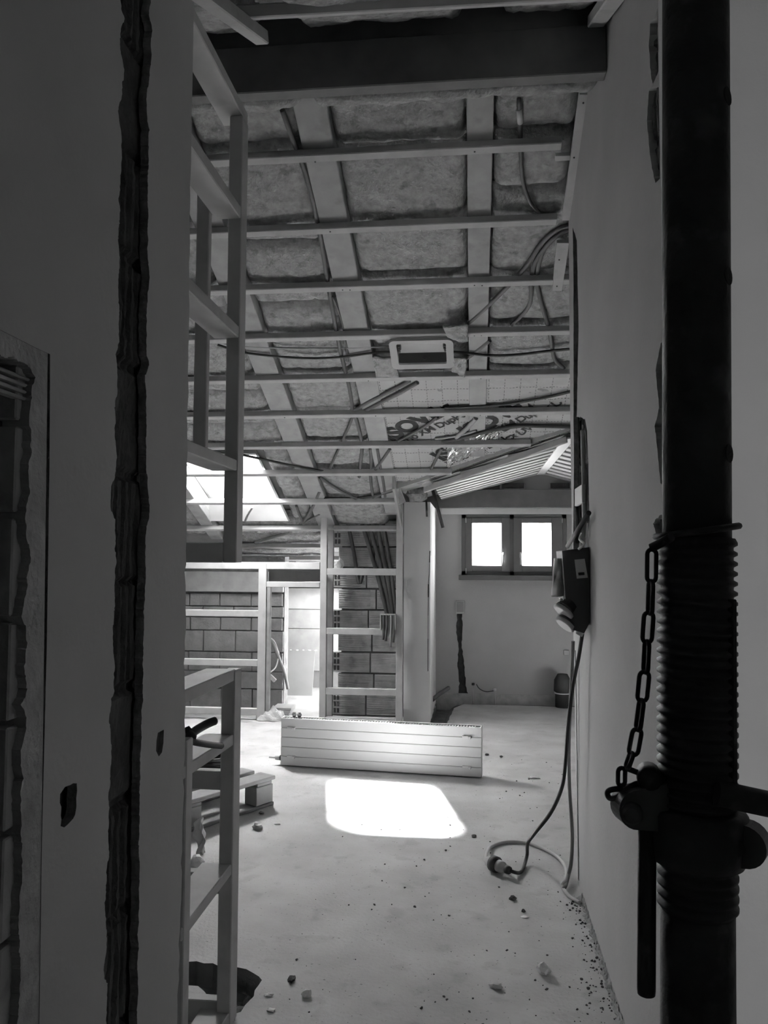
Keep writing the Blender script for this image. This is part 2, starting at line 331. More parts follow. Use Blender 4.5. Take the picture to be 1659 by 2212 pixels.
mb = MB(); rough_back(mb, RX+0.018, -1, WR_NEAR+0.011, 2.4, 1.4, 3.2, 0.036, 0.25, 0.13); rough_back(mb, RX+0.04, -1, 3.3, 3.99, 1.3, 3.1, 0.05, 0.25, 0.33); mb.build('chase_brick', 'brick_raw', wr)
mb = MB(); mb.plate([(RX+.006, 0), (2.6, 0), (2.6, roofz(2.09)), (RX+.006, roofz(2.09))], [], lambda u, v: (u, WR_NEAR, v), (0, -1, 0), 0.012); mb.box((RX, WR_NEAR, 0), (RX+.0065, WR_NEAR+.0105, roofz(2.09))); mb.build('wall_end', 'plaster', wr)
mb = MB(); mb.box((RX+0.10, WR_FAR-0.24, 0), (RX+0.14, WR_FAR-0.15, 3.1)); mb.box((RX+0.0225, WR_FAR-0.20, 0), (RX+0.13, WR_FAR-0.145, 1.2)); mb.box((RX+0.022, WR_FAR-0.03, 1.2), (RX+0.12, WR_FAR-0.001, 3.1)); mb.build('reveal', 'plaster', wr)
# grit skirt along the foot of the right wall
# outer walls that close the rooms, plus an added light-blocking partition
struct(MB().plate([(-4.2, 0), (2.6, 0), (2.6, 2.2), (-4.2, 2.2)], [[(0.58, 0.15), (1.58, 0.15), (1.58, 1.75), (0.58, 1.75)]], lambda u, v: (u, -1.2, v), (0, 1, 0), 0.1).build('wall_behind', 'plaster'))
struct(MB().plate([(-1.2, 0), (0.9, 0), (0.9, roofz(0.9)+.1), (-1.2, roofz(-1.2)+.1)], [], fx(0.52), (-1, 0, 0), 0.1).build('wall_light_block', 'plaster'))  # unseen partition added to keep rear daylight off left wall and studs
struct(MB().plate([(-2.6, 0), (9.5, 0), (9.5, 4.0), (-2.6, 4.0)], [[(4.55, 0.45), (4.95, 0.45), (4.95, 1.05), (4.55, 1.05)]], fx(-4.2), (1, 0, 0), 0.1).build('wall_far_left', 'plaster'))  # opening added to let in the fill light from the left
struct(MB().box((2.6, -2.6, 0), (2.7, 9.5, 4.0)).build('wall_far_right', 'plaster'))
struct(MB().box((1.75, 6.3, 0), (1.85, 8.6, 2.5)).build('wall_dormer_right', 'plaster'))
struct(MB().box((-4.2, 9.3, 0), (-0.6, 9.4, 1.35)).build('wall_eaves', 'wood_grey'))

# roof boards (ceiling): far slope with roof windows and dormer cut out, near slope, ridge
sky = [(-2.435, 6.43), (-1.78, 6.43), (-1.78, 7.325), (-2.435, 7.325)]
sky2 = [(-1.85, 8.5), (-0.85, 8.5), (-0.85, 9.0), (-1.85, 9.0)]
DK = 0.2
mb = MB(); mb.plate([(-4.2, 2.87), (2.6, 2.87), (2.6, 9.4), (1.75, 9.4), (1.75, 6.67), (0.70, 5.98), (-0.355, 6.67), (-0.64, 6.95), (-0.64, 9.4), (-4.2, 9.4)], [sky, sky2], lambda u, v: (u, v, cz(v, DK)), (0, 0, -1), 0.05)
mb.plate([(-4.2, -2.6), (2.6, -2.6), (2.6, 2.88), (-4.2, 2.88)], [], lambda u, v: (u, v, roofz(v)+0.12), (0, 0, -1), 0.05)
ce = struct(mb.build('ceiling', 'board'))
mb = MB(); lo = [(-2.50, 6.28), (-1.72, 6.28), (-1.72, 7.44), (-2.50, 7.44)]; hi = [(-2.37, 6.60), (-1.87, 6.60), (-1.87, 7.18), (-2.37, 7.20)]
for k in range(4):                                                 # splayed reveals of the roof window
    a, b, c, d = lo[k], lo[(k+1) % 4], hi[(k+1) % 4], hi[k]
    P = [V(*a, cz(a[1], .055)), V(*b, cz(b[1], .055)), V(*c, cz(c[1], .39)), V(*d, cz(d[1], .39))]; n = (P[1]-P[0]).cross(P[3]-P[0]).normalized()*0.015
    mid = sum(P, Vector())/4; n = n if n.dot(mid-V(-2.1, 6.87, mid.z)) > 0 else -n
    mb.hull8(P+[p+n for p in P])
(xa, ya), (xb, yb) = sky2[0], sky2[2]
for p, q in (((xa-.012, ya), (xa-.012, yb)), ((xb+.012, ya), (xb+.012, yb)), ((xa-.02, ya-.012), (xb+.02, ya-.012)), ((xa-.02, yb+.012), (xb+.02, yb+.012))): mb.beam((p[0], p[1], cz(p[1], 0.165)), (q[0], q[1], cz(q[1], 0.165)), 0.022, 0.19)
mb.build('roof_window_lining', 'gypsum_white', ce)
mb = MB(); mb.plate([(-2.46, 6.51), (-1.75, 6.51), (-1.75, 7.29), (-2.46, 7.29)], [[(-2.37, 6.60), (-1.87, 6.60), (-1.87, 7.18), (-2.37, 7.20)]], lambda u, v: (u, v, cz(v, 0.39)), (0, 0, -1), 0.04); mb.build('roof_window_frame', 'white', ce)
mb = MB(); mb.plate([(-2.38, 6.59), (-1.83, 6.59), (-1.83, 7.21), (-2.38, 7.21)], [], lambda u, v: (u, v, cz(v, 0.40)), (0, 0, -1), 0.005); mb.build('roof_window_pane', 'glass', ce)
# dormer: sloping roof over the window bay
def dz(x, off=0): return 2.377+off-0.268*abs(x-0.70)
mb = MB(); mb.plate([(-0.68, 6.84), (0.70, 5.94), (0.70, 8.8), (-0.68, 8.8)], [], lambda u, v: (u, v, dz(u, 0.07)), (0, 0, -1), 0.04)
mb.plate([(0.70, 5.94), (1.9, 6.72), (1.9, 8.8), (0.70, 8.8)], [], lambda u, v: (u, v, dz(u, 0.07)), (0, 0, -1), 0.04)
for (xa, ya), (xb, yb) in (((-0.78, 6.88), (0.70, 5.94)), ((0.70, 5.94), (1.9, 6.72))): mb.hull8([V(xa, ya, cz(ya, .03)), V(xb, yb, cz(yb, .03)), V(xb, yb+.03, cz(yb, .03)), V(xa, ya+.03, cz(ya, .03)), V(xa, ya, cz(ya, .32)), V(xb, yb, cz(yb, .32)), V(xb, yb+.03, cz(yb, .32)), V(xa, ya+.03, cz(ya, .32))])
mb.plate([(6.6, 2.16), (8.8, 2.16), (8.8, 1.2), (6.6, 2.06)], [], fx(-0.64), (1, 0, 0), 0.02)
mb.build('dormer_roof', 'board', ce)
# gable wall with window opening
WX0, WX1, WZ0, WZ1 = -0.12, 0.965, 1.318, 1.953
fy = lambda Y: (lambda u, v: (u, Y, v))
pch = jag([(p.x, p.z) for p in (onY(x, y, 8.6) for x, y in ((987, 1325), (999, 1325), (998, 1400), (1003, 1440), (1006, 1480), (1012, 1500), (990, 1502), (992, 1470), (988, 1440), (990, 1390), (986, 1360)))], 0.03, 0.006, 8)
mb = MB(); mb.plate([(-0.7, 0.0), (1.76, 0.0), (1.76, 2.2), (0.7, 2.45), (-0.7, 2.1)], [[(WX0+.01, WZ0+.01), (WX1-.01, WZ0+.01), (WX1-.01, WZ1-.01), (WX0+.01, WZ1-.01)], pch], fy(8.6), (0, -1, 0), 0.06)
wb = struct(mb.build('wall_back', 'plaster'))
mb = MB(); mb.box((-0.2, 8.63, -0.05), (0.0, 8.70, 0.95)); mb.build('chase_back', 'void', wb)
mb = MB(); mb.box((-0.38, 8.585, -0.09), (1.74, 8.599, 0.085)); mb.build('bare_wall_foot', 'brick', wb)
mb = MB(); mb.box((-0.7, 8.55, 1.955), (1.75, 8.6, 2.02)); mb.build('wall_plate', 'plaster_pale', wb)
# plastered partition end (pale column) with a crack down its edge
mb = MB(); mb.box((-0.634, 7.45, 0), (-0.39, 9.4, 2.01)); wp = struct(mb.build('wall_partition', 'plaster_pale'))
def crack(parent, pts, w, mfun, nrm, m='void'):
    P = [mfun(*q) for q in pts]; mb = MB()
    for i in range(len(P)-1):
        wv = w*(0.4+abs(noise.noise(P[i]*23)))
        mb.beam(P[i]+Vector(nrm)*0.0004, P[i+1]+Vector(nrm)*0.0004, wv, 0.0016, nrm, 0)
    return mb.build('crack', m, parent)
crack(wp, [(929+d, y) for d, y in ((0, 1190), (-1, 1215), (-2, 1240), (-4, 1262), (-4, 1290), (-5, 1330), (-5, 1380), (-5, 1450))], 0.010, lambda x, y: V(-0.407+(x-925)*0.0035, 7.45, onY(x, y, 7.45).z), (0, -1, 0))
crack(wp, [(933, 1095), (933, 1130), (933, 1170), (931, 1200)], 0.004, lambda x, y: V(-0.3895, 7.56, onY(x, y, 7.56).z), (1, 0, 0))

crack(wr, [(1243, 1405), (1244, 1460), (1245, 1520), (1245.5, 1580), (1247, 1640), (1247, 1700), (1248, 1760), (1249, 1810), (1250, 1850), (1250, 1880), (1250, 1900)], 0.035, lambda x, y: onX(x, y, RX-0.0002), (-1, 0, 0))

# block wall at the eaves behind the left stud frame
BY = 7.9
struct(MB().box((-4.2, BY+0.02, 0), (-1.86, BY+0.2, 1.5)).build('wall_knee', 'mortar'))
mb = MB(); rows = [(0.0, 0.19), (0.2, 0.36), (0.37, 0.55), (0.56, 0.76), (0.77, 0.89), (0.90, 1.0), (1.01, 1.13)]
for i, (a, b) in enumerate(rows):
    x = -4.1+(i % 2)*0.16
    while x < -1.9:
        w = 0.31+random.uniform(-.01, .01); mb.box((x, BY-0.004*random.random(), a), (min(x+w, -1.865), BY+0.06, b), 0.004); x += w+0.011
struct(mb.build('wall_knee_blocks', 'block'))
mb = MB(); mb.beam((-4.1, BY-0.01, 1.25), (-1.865, BY-0.01, 1.25), 0.06, 0.20); tag(mb.build('lintel_beam', 'wood_grey'), 'rough grey concrete capping beam on top of the block wall at far left', 'beam')

# ================================================================== WINDOW in the gable
we = empty('window_1', (0.42, 8.6, WZ0), 'double window with backlit-dark frame and two bright panes in the far wall', 'window'); we['kind'] = 'structure'
mb = MB()
for lo, hi in (((WX0, 8.56, WZ0), (WX0+.05, 8.66, WZ1)), ((WX1-.05, 8.56, WZ0), (WX1, 8.66, WZ1)), ((WX0, 8.56, WZ0), (WX1, 8.66, WZ0+.045)), ((WX0, 8.56, WZ1-.045), (WX1, 8.66, WZ1)), ((0.375, 8.56, WZ0), (0.43, 8.66, WZ1))): mb.box(lo, hi, 0.004)
mb.build('frame', 'window', we)
for x0, x1, g0, g1 in ((WX0+.04, 0.385, -0.008, 0.295), (0.42, WX1-.04, 0.508, 0.808)):
    mb = MB(); z0, z1, a, b = WZ0+.035, WZ1-.035, 1.42, 1.862
    for lo, hi in (((x0, 8.545, z0), (g0, 8.60, z1)), ((g1, 8.545, z0), (x1, 8.60, z1)), ((g0-.001, 8.545, z0), (g1+.001, 8.60, a)), ((g0-.001, 8.545, b), (g1+.001, 8.60, z1))): mb.box(lo, hi, 0.004)
    sa = mb.build('sash', 'window', we)
    mb = MB(); mb.box((g0-.004, 8.57, a-.004), (g1+.004, 8.574, b+.004)); mb.build('pane', 'glass', sa)
    hx = g1+0.018 if g0 < 0.3 else g0-0.018
    mb = MB(); mb.box((hx-.009, 8.535, 1.50), (hx+.009, 8.546, 1.56), 0.002); mb.tube([(hx, 8.54, 1.545), (hx, 8.51, 1.545), (hx, 8.505, 1.52), (hx, 8.505, 1.43)], 0.008, 8); mb.build('handle', 'grey', sa)
    for hz in (1.36, 1.89):
        hx2 = x0+.006 if g0 < 0.3 else x1-.006
        mb = MB(); mb.tube([(hx2, 8.54, hz-.025), (hx2, 8.54, hz+.03)], 0.006, 8); mb.build('hinge', 'grey', sa)
mb = MB(); mb.box((-0.15, 8.50, 1.268), (1.0, 8.64, WZ0), 0.004); mb.build('sill', 'window', we)

# ================================================================== ROOF TIMBER
def beam_obj(name, p0, p1, w, h, m, label, cat, group=None, up=(0, 0, 1), bevel=0.004):
    mid = (Vector(p0)+Vector(p1))/2
    mb = MB(); mb.beam(p0, p1, w, h, up, bevel); return tag(mb.build(name, m), label, cat, group)
beam_obj('ridge_beam', (-4.2, 2.90, 3.325), (RX-0.002, 2.90, 3.325), 0.06, 0.18, 'wood_dark_shaded', 'big shade-dark timber beam spanning the top of the passage', 'beam')
beam_obj('ridge_board', (-4.2, 2.92, 3.50), (RX-0.002, 2.92, 3.50), 0.05, 0.17, 'wood_dark_shaded', 'dark board lying on top of the big timber beam', 'board')
RB = 0.047
CN = Vector((0, CS, 1)).normalized()                               # up normal of the far slope
def slope_beam(name, x, y0, y1, w, h, off, m, label, cat, group=None):
    return beam_obj(name, (x, y0, cz(y0, off)+h*0.54), (x, y1, cz(y1, off)+h*0.54), w, h, m, label, cat, group, CN)
RW = 0.135
for x, w, y1, lab in ((-0.712, 0.15, 7.3, 'rafter with a dark conduit clipped along its left edge, nailed above the battens'), (0.034, 0.118, 6.35, 'rafter right of the roof centre running above the lamp housing'), (-1.37, 0.16, 7.85, 'rafter passing just right of the bright roof window'), (0.76, 0.12, 5.9, 'rafter at the right edge behind the wall corner'), (-2.53, 0.12, 7.85, 'rafter just left of the bright roof window')):
    slope_beam('rafter', x, 3.04, y1, w, 0.14, RB, 'wood_grey', 'grey timber '+lab, 'rafter', 'rafters of the far roof slope')
# battens across
BY_ = [3.60, 4.02, 4.43, 4.84, 5.25, 5.66, 6.07, 6.48, 6.97, 7.50, 7.90, 8.20]
names = ['first', 'second', 'third', 'fourth', 'fifth', 'sixth', 'seventh', 'eighth', 'ninth', 'tenth', 'eleventh', 'twelfth']
xr = [0.40, 0.42, 1.6, 1.6, 1.6, 1.6, 0.43, -0.17, -0.638, -0.638, -0.638, -0.638]
extra = ['meeting the strip along the right wall', 'ending at a gap by the right wall', 'ending under the short strip piece', 'crossed by the lamp housing', 'just past the lamp housing', 'above the printed lettering', 'below the printed lettering, ending at the dormer edge', 'crossing before the bright roof window', 'along the near edge of the pale column', 'meeting the tall hollow-brick frame', 'low by the eaves', 'lowest and farthest, right above the door frame']
for i, Y in enumerate(BY_):
    xa = -3.9 if i < 9 else -3.6
    tilt = 0.018*math.sin(i*1.7)
    h = 0.044
    b = beam_obj('ceiling_batten', (xa, Y+0.02+tilt*0.4, cz(Y+0.02, 0.0225)), (xr[i], Y+0.02, cz(Y+0.02, 0.0225)), 0.043, h, 'wood', '%s ceiling batten from the dark beam, %s' % (names[i], extra[i]), 'batten', 'ceiling battens', CN)
    if i < 6:
        for x in (-0.71, 0.03, -1.37):
            for dx in (-0.02, 0.022):
                if random.random() < 0.75 and x < xr[i]:
                    p = V(x+dx, Y+0.02+random.uniform(-.008, .008), 0); p.z = cz(p.y, 0.0)
                    mb = MB(); mb.lathe(p-CN*0.0025, CN, [(0, 0.0042), (0.003, 0.0042)], 8); mb.build('screw', 'chrome' if (i == 0 and dx > 0 and x > 0) else 'black', b)
# strips along the top of the right wall
def wall_strip(pts, w, label):
    p0, p1 = pts; return beam_obj('wall_batten', p0, p1, 0.024, w, 'wood', label, 'batten', 'battens along the right wall', (1, 0, 0.25))
mb = MB()
a, b, c, d = onX(1252, 205, 0.43), onX(1278, 205, 0.478), onX(1238, 480, 0.478), onX(1215, 480, 0.43)
def strip(name, px, Y0, Y1, label, th=0.022):
    # px: top-left, top-right, bottom-right, bottom-left of the lower face
    P = [onC(x, y, -0.005) for x, y in px]; mb = MB(); up = CN*th
    mb.hull8([P[0], P[1], P[2], P[3], P[0]+up, P[1]+up, P[2]+up, P[3]+up], 0.002); o = mb.build(name, 'wood'); tag(o, label, 'batten', 'strips beside the right wall')
    return o
st1 = strip('wall_strip', ((1251, 204), (1279, 204), (1239, 477), (1214, 477)), 0, 0, 'long pale strip screwed along the top of the right wall')
for q in ((1260, 222), (1240, 340)):
    p = onC(*q, -0.005); mb = MB(); mb.lathe(p-CN*0.003, CN, [(0, 0.004), (0.003, 0.004)], 8); mb.build('screw', 'black', st1)
st2 = strip('wall_strip', ((1203, 525), (1230, 525), (1214, 629), (1193, 629)), 0, 0, 'short pale strip piece with two screws near the right wall corner')
for q in ((1208, 561), (1203, 618)):
    p = onC(*q, -0.005); mb = MB(); mb.lathe(p-CN*0.003, CN, [(0, 0.004), (0.003, 0.004)], 8); mb.build('screw', 'black', st2)
strip('wall_strip', ((1199, 337), (1232, 336), (1232, 347), (1199, 349)), 0, 0, 'stubby wood offcut wedged behind the long strip at the right wall')
# battens of the near slope
NS = Vector((0, -0.455, 1)).normalized()
def nz(Y): return 3.036+0.455*(Y-2.086)
beam_obj('ceiling_batten', (-0.745, 1.2, nz(1.2)+0.02), (-0.745, 2.72, nz(2.72)+0.02), 0.05, 0.045, 'wood', 'batten rising along the top of the left wall to the dark beam', 'batten', None, NS)
beam_obj('ceiling_batten', (0.44, 1.2, nz(1.2)+0.03), (0.44, 2.86, nz(2.86)+0.03), 0.06, 0.04, 'wood', 'batten rising along the top of the right wall to the dark beam', 'batten', None, NS)
beam_obj('ceiling_batten', (-0.80, 2.5, 3.285), (0.42, 2.5, 3.268), 0.045, 0.04, 'wood', 'batten across the passage in front of the dark beam', 'batten', None, NS)
beam_obj('ceiling_batten', (-0.80, 2.06, 3.085), (0.42, 2.06, 3.07), 0.045, 0.04, 'wood', 'batten across the passage at the very top edge of the picture', 'batten', None, NS)

# ================================================================== INSULATION
def batt(x0, x1, y0, y1, zf, seed, label, sag=0.012, off=0.075, th=0.10, group='mineral wool batts of the far slope', amp=0.012):
    mb = MB(); nx = max(6, int((x1-x0)/0.022)); ny = max(6, int((y1-y0)/0.022))
    def f(a, b):
        x = x0+(x1-x0)*a; y = y0+(y1-y0)*b
        ex = min(a, 1-a)*(x1-x0); ey = min(b, 1-b)*(y1-y0)
        e = min(1, ex/0.035)*min(1, ey/0.035); e = e**0.5
        z = zf(y)+off+0.055*(1-e) - sag*math.sin(math.pi*a)*math.sin(math.pi*b)
        d = amp*noise.noise(Vector((x*7, y*13, seed)))+amp*0.6*noise.noise(Vector((x*17, y*30, seed+5)))+amp*0.35*noise.noise(Vector((x*45, y*60, seed+9)))
        c = noise.noise(Vector((x*3.1+seed, y*22, seed*2)))                # creases running across
        if abs(c) < 0.05: d += 0.012*(1-abs(c)/0.05)
        wob = 0.012*noise.noise(Vector((x*11, y*11, seed+2)))
        return V(x+(wob if 0 < a < 1 else wob*0.5), y+wob, z+d)
    g = mb.grid(f, nx, ny)
    ring = [g[i][0] for i in range(nx+1)]+[g[nx][j] for j in range(1, ny+1)]+[g[i][ny] for i in range(nx-1, -1, -1)]+[g[0][j] for j in range(ny-1, 0, -1)]
    top = [mb.bm.verts.new(v.co+Vector((0, 0, max(0.01, th-0.05)))) for v in ring]
    for i in range(len(ring)): j = (i+1) % len(ring); mb.bm.faces.new((ring[i], ring[j], top[j], top[i]))
    mb.bm.faces.new(top[::-1])
    return tag(mb.build('insulation_batt', 'wool'), label, 'insulation', group)
bay = [(-0.638, -0.026, 'in the middle bay'), (-1.288, -0.788, 'in the bay left of the conduit rafter'), (0.094, 0.46, 'in the bay along the right wall')]
cuts = [[3.05, 3.66, 4.44, 5.27, 5.85, 6.42], [3.05, 3.62, 4.20, 4.66, 5.28, 5.72, 6.1, 6.5, 7.0, 7.6], [3.05, 3.62, 3.92, 4.47, 4.86, 5.28, 5.80]]
pos = ['nearest the dark beam', 'second from the dark beam', 'third from the dark beam', 'fourth from the dark beam', 'fifth from the dark beam', 'sixth from the dark beam', 'seventh from the dark beam', 'eighth from the dark beam', 'ninth from the dark beam']
k = 0
for (x0, x1, lb), cu in zip(bay, cuts):
    for j in range(len(cu)-1):
        batt(x0, 0.695 if (x1 == 0.46 and cu[j] > 3.9) else x1, cu[j]+0.004, cu[j+1]-0.004, cz, k*1.37, 'wool batt %s, %s' % (lb, pos[j])); k += 1
for j, (y0, y1) in enumerate(((3.05, 3.9), (3.9, 4.7), (4.7, 5.5), (5.5, 5.9), (5.9, 6.24))):
    batt(-2.45, -1.46, y0+.004, y1-.004, cz, 40+j, 'wool batt in the wide bay above the roof window, %s' % pos[j])
batt(-0.638, -0.38, 6.44, 6.85, cz, 56, 'small wool batt in the middle bay by the dormer eave')
for j, (xa, xb) in enumerate(((-0.62, 0.47), (-1.5, -0.66))):
    batt(xa, xb, 2.935, 3.045, lambda y: 3.17, 70+j, '%s wool strip stuffed behind the big dark beam' % ('long right', 'left')[j], 0.004, 0.075, 0.14, None or 'mineral wool batts of the far slope')
batt(-1.68, -1.46, 6.26, 7.45, cz, 51, 'narrow mineral wool strip between roof window and rafter')
batt(-2.45, -1.46, 7.48, 7.75, cz, 52, 'sunlit mineral wool batt bulging below the bright roof window', 0.03)
batt(-3.9, -2.6, 6.2, 7.8, cz, 53, 'mineral wool batt left of the bright roof window')
batt(-2.45, -1.46, 7.76, 8.3, cz, 54, 'mineral wool batt low above the block wall', 0.02)
batt(-3.9, -2.6, 3.05, 6.2, cz, 58, 'large mineral wool batt glimpsed left through the stud frame')
for j, (x0, x1) in enumerate(((-0.63, -0.03), (0.10, 0.44), (-1.28, -0.79))):
    batt(x0, x1, 1.6, 2.86, nz, 60+j, 'dim mineral wool batt above the near batten, %s' % ('middle', 'right', 'left')[j], 0.01, 0.07, 0.1, 'mineral wool batts of the near slope')

# gridded membrane with print (only text that the sheet carries)
mb = MB()
def memf(a, b):
    x = -0.60+1.32*a; y = 5.30+1.12*b
    x0 = -0.77+0.0*b
    xx = -0.71+(0.745+0.71)*a-0.06*b*(1-a)
    ymax = 6.72 if xx < -0.36 else 6.72-(xx+0.36)*0.66
    yy = 5.31+(ymax-5.31)*b
    d = 0.006*noise.noise(Vector((xx*5, yy*5, 2)))+(0.009*noise.noise(Vector((xx*9+yy*5, yy*22-xx*12, 7))) if xx > 0.0 else 0.003*noise.noise(Vector((xx*20, yy*20, 4))))
    return V(xx, yy, cz(yy, 0.058)+d)
mb.grid(memf, 70, 60); me_ = mb.build('vapour_membrane', 'membrane')
tag(me_, 'pale gridded printed membrane sheet stapled under the roof wool', 'membrane')
def print_text(txt, px0, px1, size, bold, spacing=1.0, shift=(0, 0)):
    p0, p1 = onC(*px0, 0.058), onC(*px1, 0.058); ex = (p1-p0).normalized(); nd = -CN
    ex = (ex-nd*ex.dot(nd)).normalized(); ey = nd.cross(ex)
    cu = bpy.data.curves.new('print', 'FONT'); cu.body = txt; cu.size = size; cu.offset = bold; cu.space_character = spacing
    o = bpy.data.objects.new('tmp', cu); COL.objects.link(o); bpy.context.view_layer.update()
    dg = bpy.context.evaluated_depsgraph_get(); me = bpy.data.meshes.new_from_object(o.evaluated_get(dg)); bpy.data.objects.remove(o)
    bm = bmesh.new(); bm.from_mesh(me)
    p0 = p0+ex*shift[0]+ey*shift[1]
    for v in bm.verts:
        q = p0+ex*v.co.x+ey*v.co.y; q.z = cz(q.y, 0.058)
        d = 0.006*noise.noise(Vector((q.x*5, q.y*5, 2)))+(0.009*noise.noise(Vector((q.x*9+q.y*5, q.y*22-q.x*12, 7))) if q.x > 0 else 0.003*noise.noise(Vector((q.x*20, q.y*20, 4))))
        v.co = q; v.co.z += d-0.0035
    bmesh.ops.delete(bm, geom=[v for v in bm.verts if v.co.y < 5.63], context='VERTS')
    bmesh.ops.triangulate(bm, faces=bm.faces); bmesh.ops.subdivide_edges(bm, edges=bm.edges, cuts=1)
    bm.to_mesh(me); bm.free(); me.materials.clear(); me.materials.append(M['ink'])
    t = bpy.data.objects.new('print', me); COL.objects.link(t); t.parent = me_; return t
for dx, dy in ((0, 0), (168, -10), (110, 43)):
    print_text('ISOVER', (846+dx, 952+dy), (985+dx, 884+dy), 0.21, 0.011, 1.0)
    print_text('Vario XM Duplex UV', (862+dx, 962+dy), (991+dx, 906+dy), 0.10, 0.003, 0.95)
# crumpled foil at the dormer edge
mb = MB()
def foilf(a, b):
    p = onC(966+a*110, 1022-b*50-a*62+20*a*b, 0.0); n = noise.noise(Vector((a*3+b*9, b*26-a*14, 3)))
    return p+CN*(0.045+0.022*n)+V(0.008*n, 0, 0)
mb.grid(foilf, 40, 24, False); tag(mb.build('foil_flap', 'foil'), 'crumpled shiny foil flap hanging at the left edge of the dormer', 'foil')

# ================================================================== DORMER LATHS
for side, lab in ((-1, 'pale lath panel lining the left slope of the dormer'), (1, 'pale lath panel lining the right slope of the dormer')):
    e = empty('lath_panel', (0.7+side*0.5, 7.3, dz(0.2)), lab, 'lath panel')
    n = 11
    for i in range(n):
        y = 6.02+i*0.245+0.05; xe = 0.70+side*1.05; x0 = 0.70+side*0.045
        # laths start where the main slope cuts the dormer
        zmain_x = [x for x in [0.70+side*t*0.01 for t in range(4, 106)] if dz(x) < cz(y)+0.0]
        lo = 0.70+side*0.045; hi = xe
        ok = [0.70+side*t*0.01 for t in range(4, 104) if cz(y, 0.02) < dz(0.70+side*t*0.01)]
        if not ok: continue
        hi = ok[-1] if side > 0 else ok[-1]
        a_, b_ = V(lo, y, dz(lo)+0.012), V(hi, y, dz(hi)+0.012)
        if (b_-a_).length < 0.05: continue
        mb = MB(); mb.beam(a_, b_, 0.13, 0.022, (0, 0, 1), 0.002); mb.build('lath', 'wood', e)
    mb = MB(); mb.plate([(0.70, 6.0), (0.70+side*1.05, 6.68), (0.70+side*1.05, 8.6), (0.70, 8.6)], [], lambda u, v: (u, v, dz(u, 0.034)), (0, 0, -1), 0.006); mb.build('backing_sheet', 'wood_dark_shaded', e)
beam_obj('ridge_strip', (0.70, 5.97, dz(0.7)-0.004), (0.70, 8.58, dz(0.7)-0.004), 0.085, 0.014, 'white', 'pale strip along the ridge inside the dormer', 'strip')
beam_obj('valley_board', (-0.40, 6.66, 2.055), (0.68, 5.955, 2.36), 0.018, 0.05, 'wood', 'pale edge board sloping up where dormer meets the main roof', 'board', None, (0, 0.3, 1))
beam_obj('gable_beam', (-0.62, 8.53, 2.115), (1.74, 8.53, 2.115), 0.1, 0.19, 'wood_dark_shaded', 'dark timber beam above the far window', 'beam')
for x0, x1, lb in ((0.28, 0.55, 'left'), (0.78, 1.02, 'right')):
    e = empty('gable_gap_frame', ((x0+x1)/2, 8.52, 2.22), 'small dark framed gap above the beam, %s one under the dormer ridge' % lb, 'frame')
    mb = MB(); mb.box((x0, 8.52, 2.205), (x0+.02, 8.55, 2.28)); mb.box((x1-.02, 8.52, 2.205), (x1, 8.55, 2.28)); mb.box((x0, 8.52, 2.205), (x1, 8.55, 2.222)); mb.build('frame', 'wood_grey', e)
    mb = MB(); mb.box((x0+.01, 8.54, 2.21), (x1-.01, 8.56, 2.28)); mb.build('panel', 'void', e)
# pieces at the head of the pale column
beam_obj('hanger_batten', onY(845, 1028, 7.0), onY(868, 1088, 7.0), 0.03, 0.075, 'wood', 'short slanting hanger batten beside the pale column head', 'batten', None, (1, 0, 0))
mb = MB(); mb.blob(onY(900, 1068, 7.3), 0.07, 3, 0.3, (1.3, 0.8, 0.9)); tag(mb.build('wool_tuft', 'wool'), 'dark tuft of wool stuffed on top of the pale column', 'insulation')
mb = MB(); mb.tube([onY(934, 1055, 7.3), onY(957, 1140, 7.3)], 0.016, 10); tag(mb.build('drain_pipe', 'black'), 'dark slanting pipe hanging right of the pale column head', 'pipe')
mb = MB(); mb.tube([onY(921, 1082, 7.43), onY(922, 1116, 7.43)], 0.009, 8); tag(mb.build('conduit_stub', 'black'), 'short dark conduit stub on the front of the pale column', 'conduit')

# ================================================================== CONDUITS AND CABLES UNDER THE ROOF
def roof_run(pts, r, m, label, name='conduit', off=0.052, cat='conduit', group='conduits under the roof'):
    P = [onC(p[0], p[1], p[2] if len(p) > 2 else off) for p in pts]
    mb = MB(); mb.tube(spline(P, 5), r, 8); return tag(mb.build(name, m), label, cat, group)
roof_run([(610, 238), (632, 300), (655, 360), (680, 450), (697, 540), (708, 610), (722, 690), (738, 770), (755, 840), (764, 900)], 0.013, 'conduit', 'dark conduit running down beside the middle rafter')
roof_run([(718, 640), (740, 700), (752, 780)], 0.006, 'conduit', 'thin dark cable looped beside the middle rafter', 'cable', 0.05, 'cable')
cb = roof_run([(1121, 213), (1124, 300), (1128, 380), (1142, 430), (1165, 460), (1195, 478)], 0.010, 'conduit', 'dark conduit with white sleeve at the upper right of the roof')
mb = MB(); mb.tube([onC(1121, 236, 0.05), onC(1124, 266, 0.05)], 0.013, 10); mb.build('sleeve', 'white', cb)
roof_run([(1240, 486), (1205, 495), (1170, 525), (1140, 570), (1110, 605), (1060, 655), (1012, 698)], 0.013, 'conduit', 'dark conduit sweeping left from the wall head across the right rafter')
roof_run([(1240, 494), (1212, 503), (1182, 530), (1158, 562), (1148, 600), (1143, 660), (1105, 702)], 0.012, 'conduit', 'dark conduit branching down to a short hook left of the right wall')
roof_run([(1242, 492), (1200, 512), (1172, 545), (1160, 600), (1168, 650), (1183, 700), (1192, 745), (1198, 775), (1218, 796)], 0.013, 'conduit', 'dark conduit dropping near the right wall towards the lamp cable')
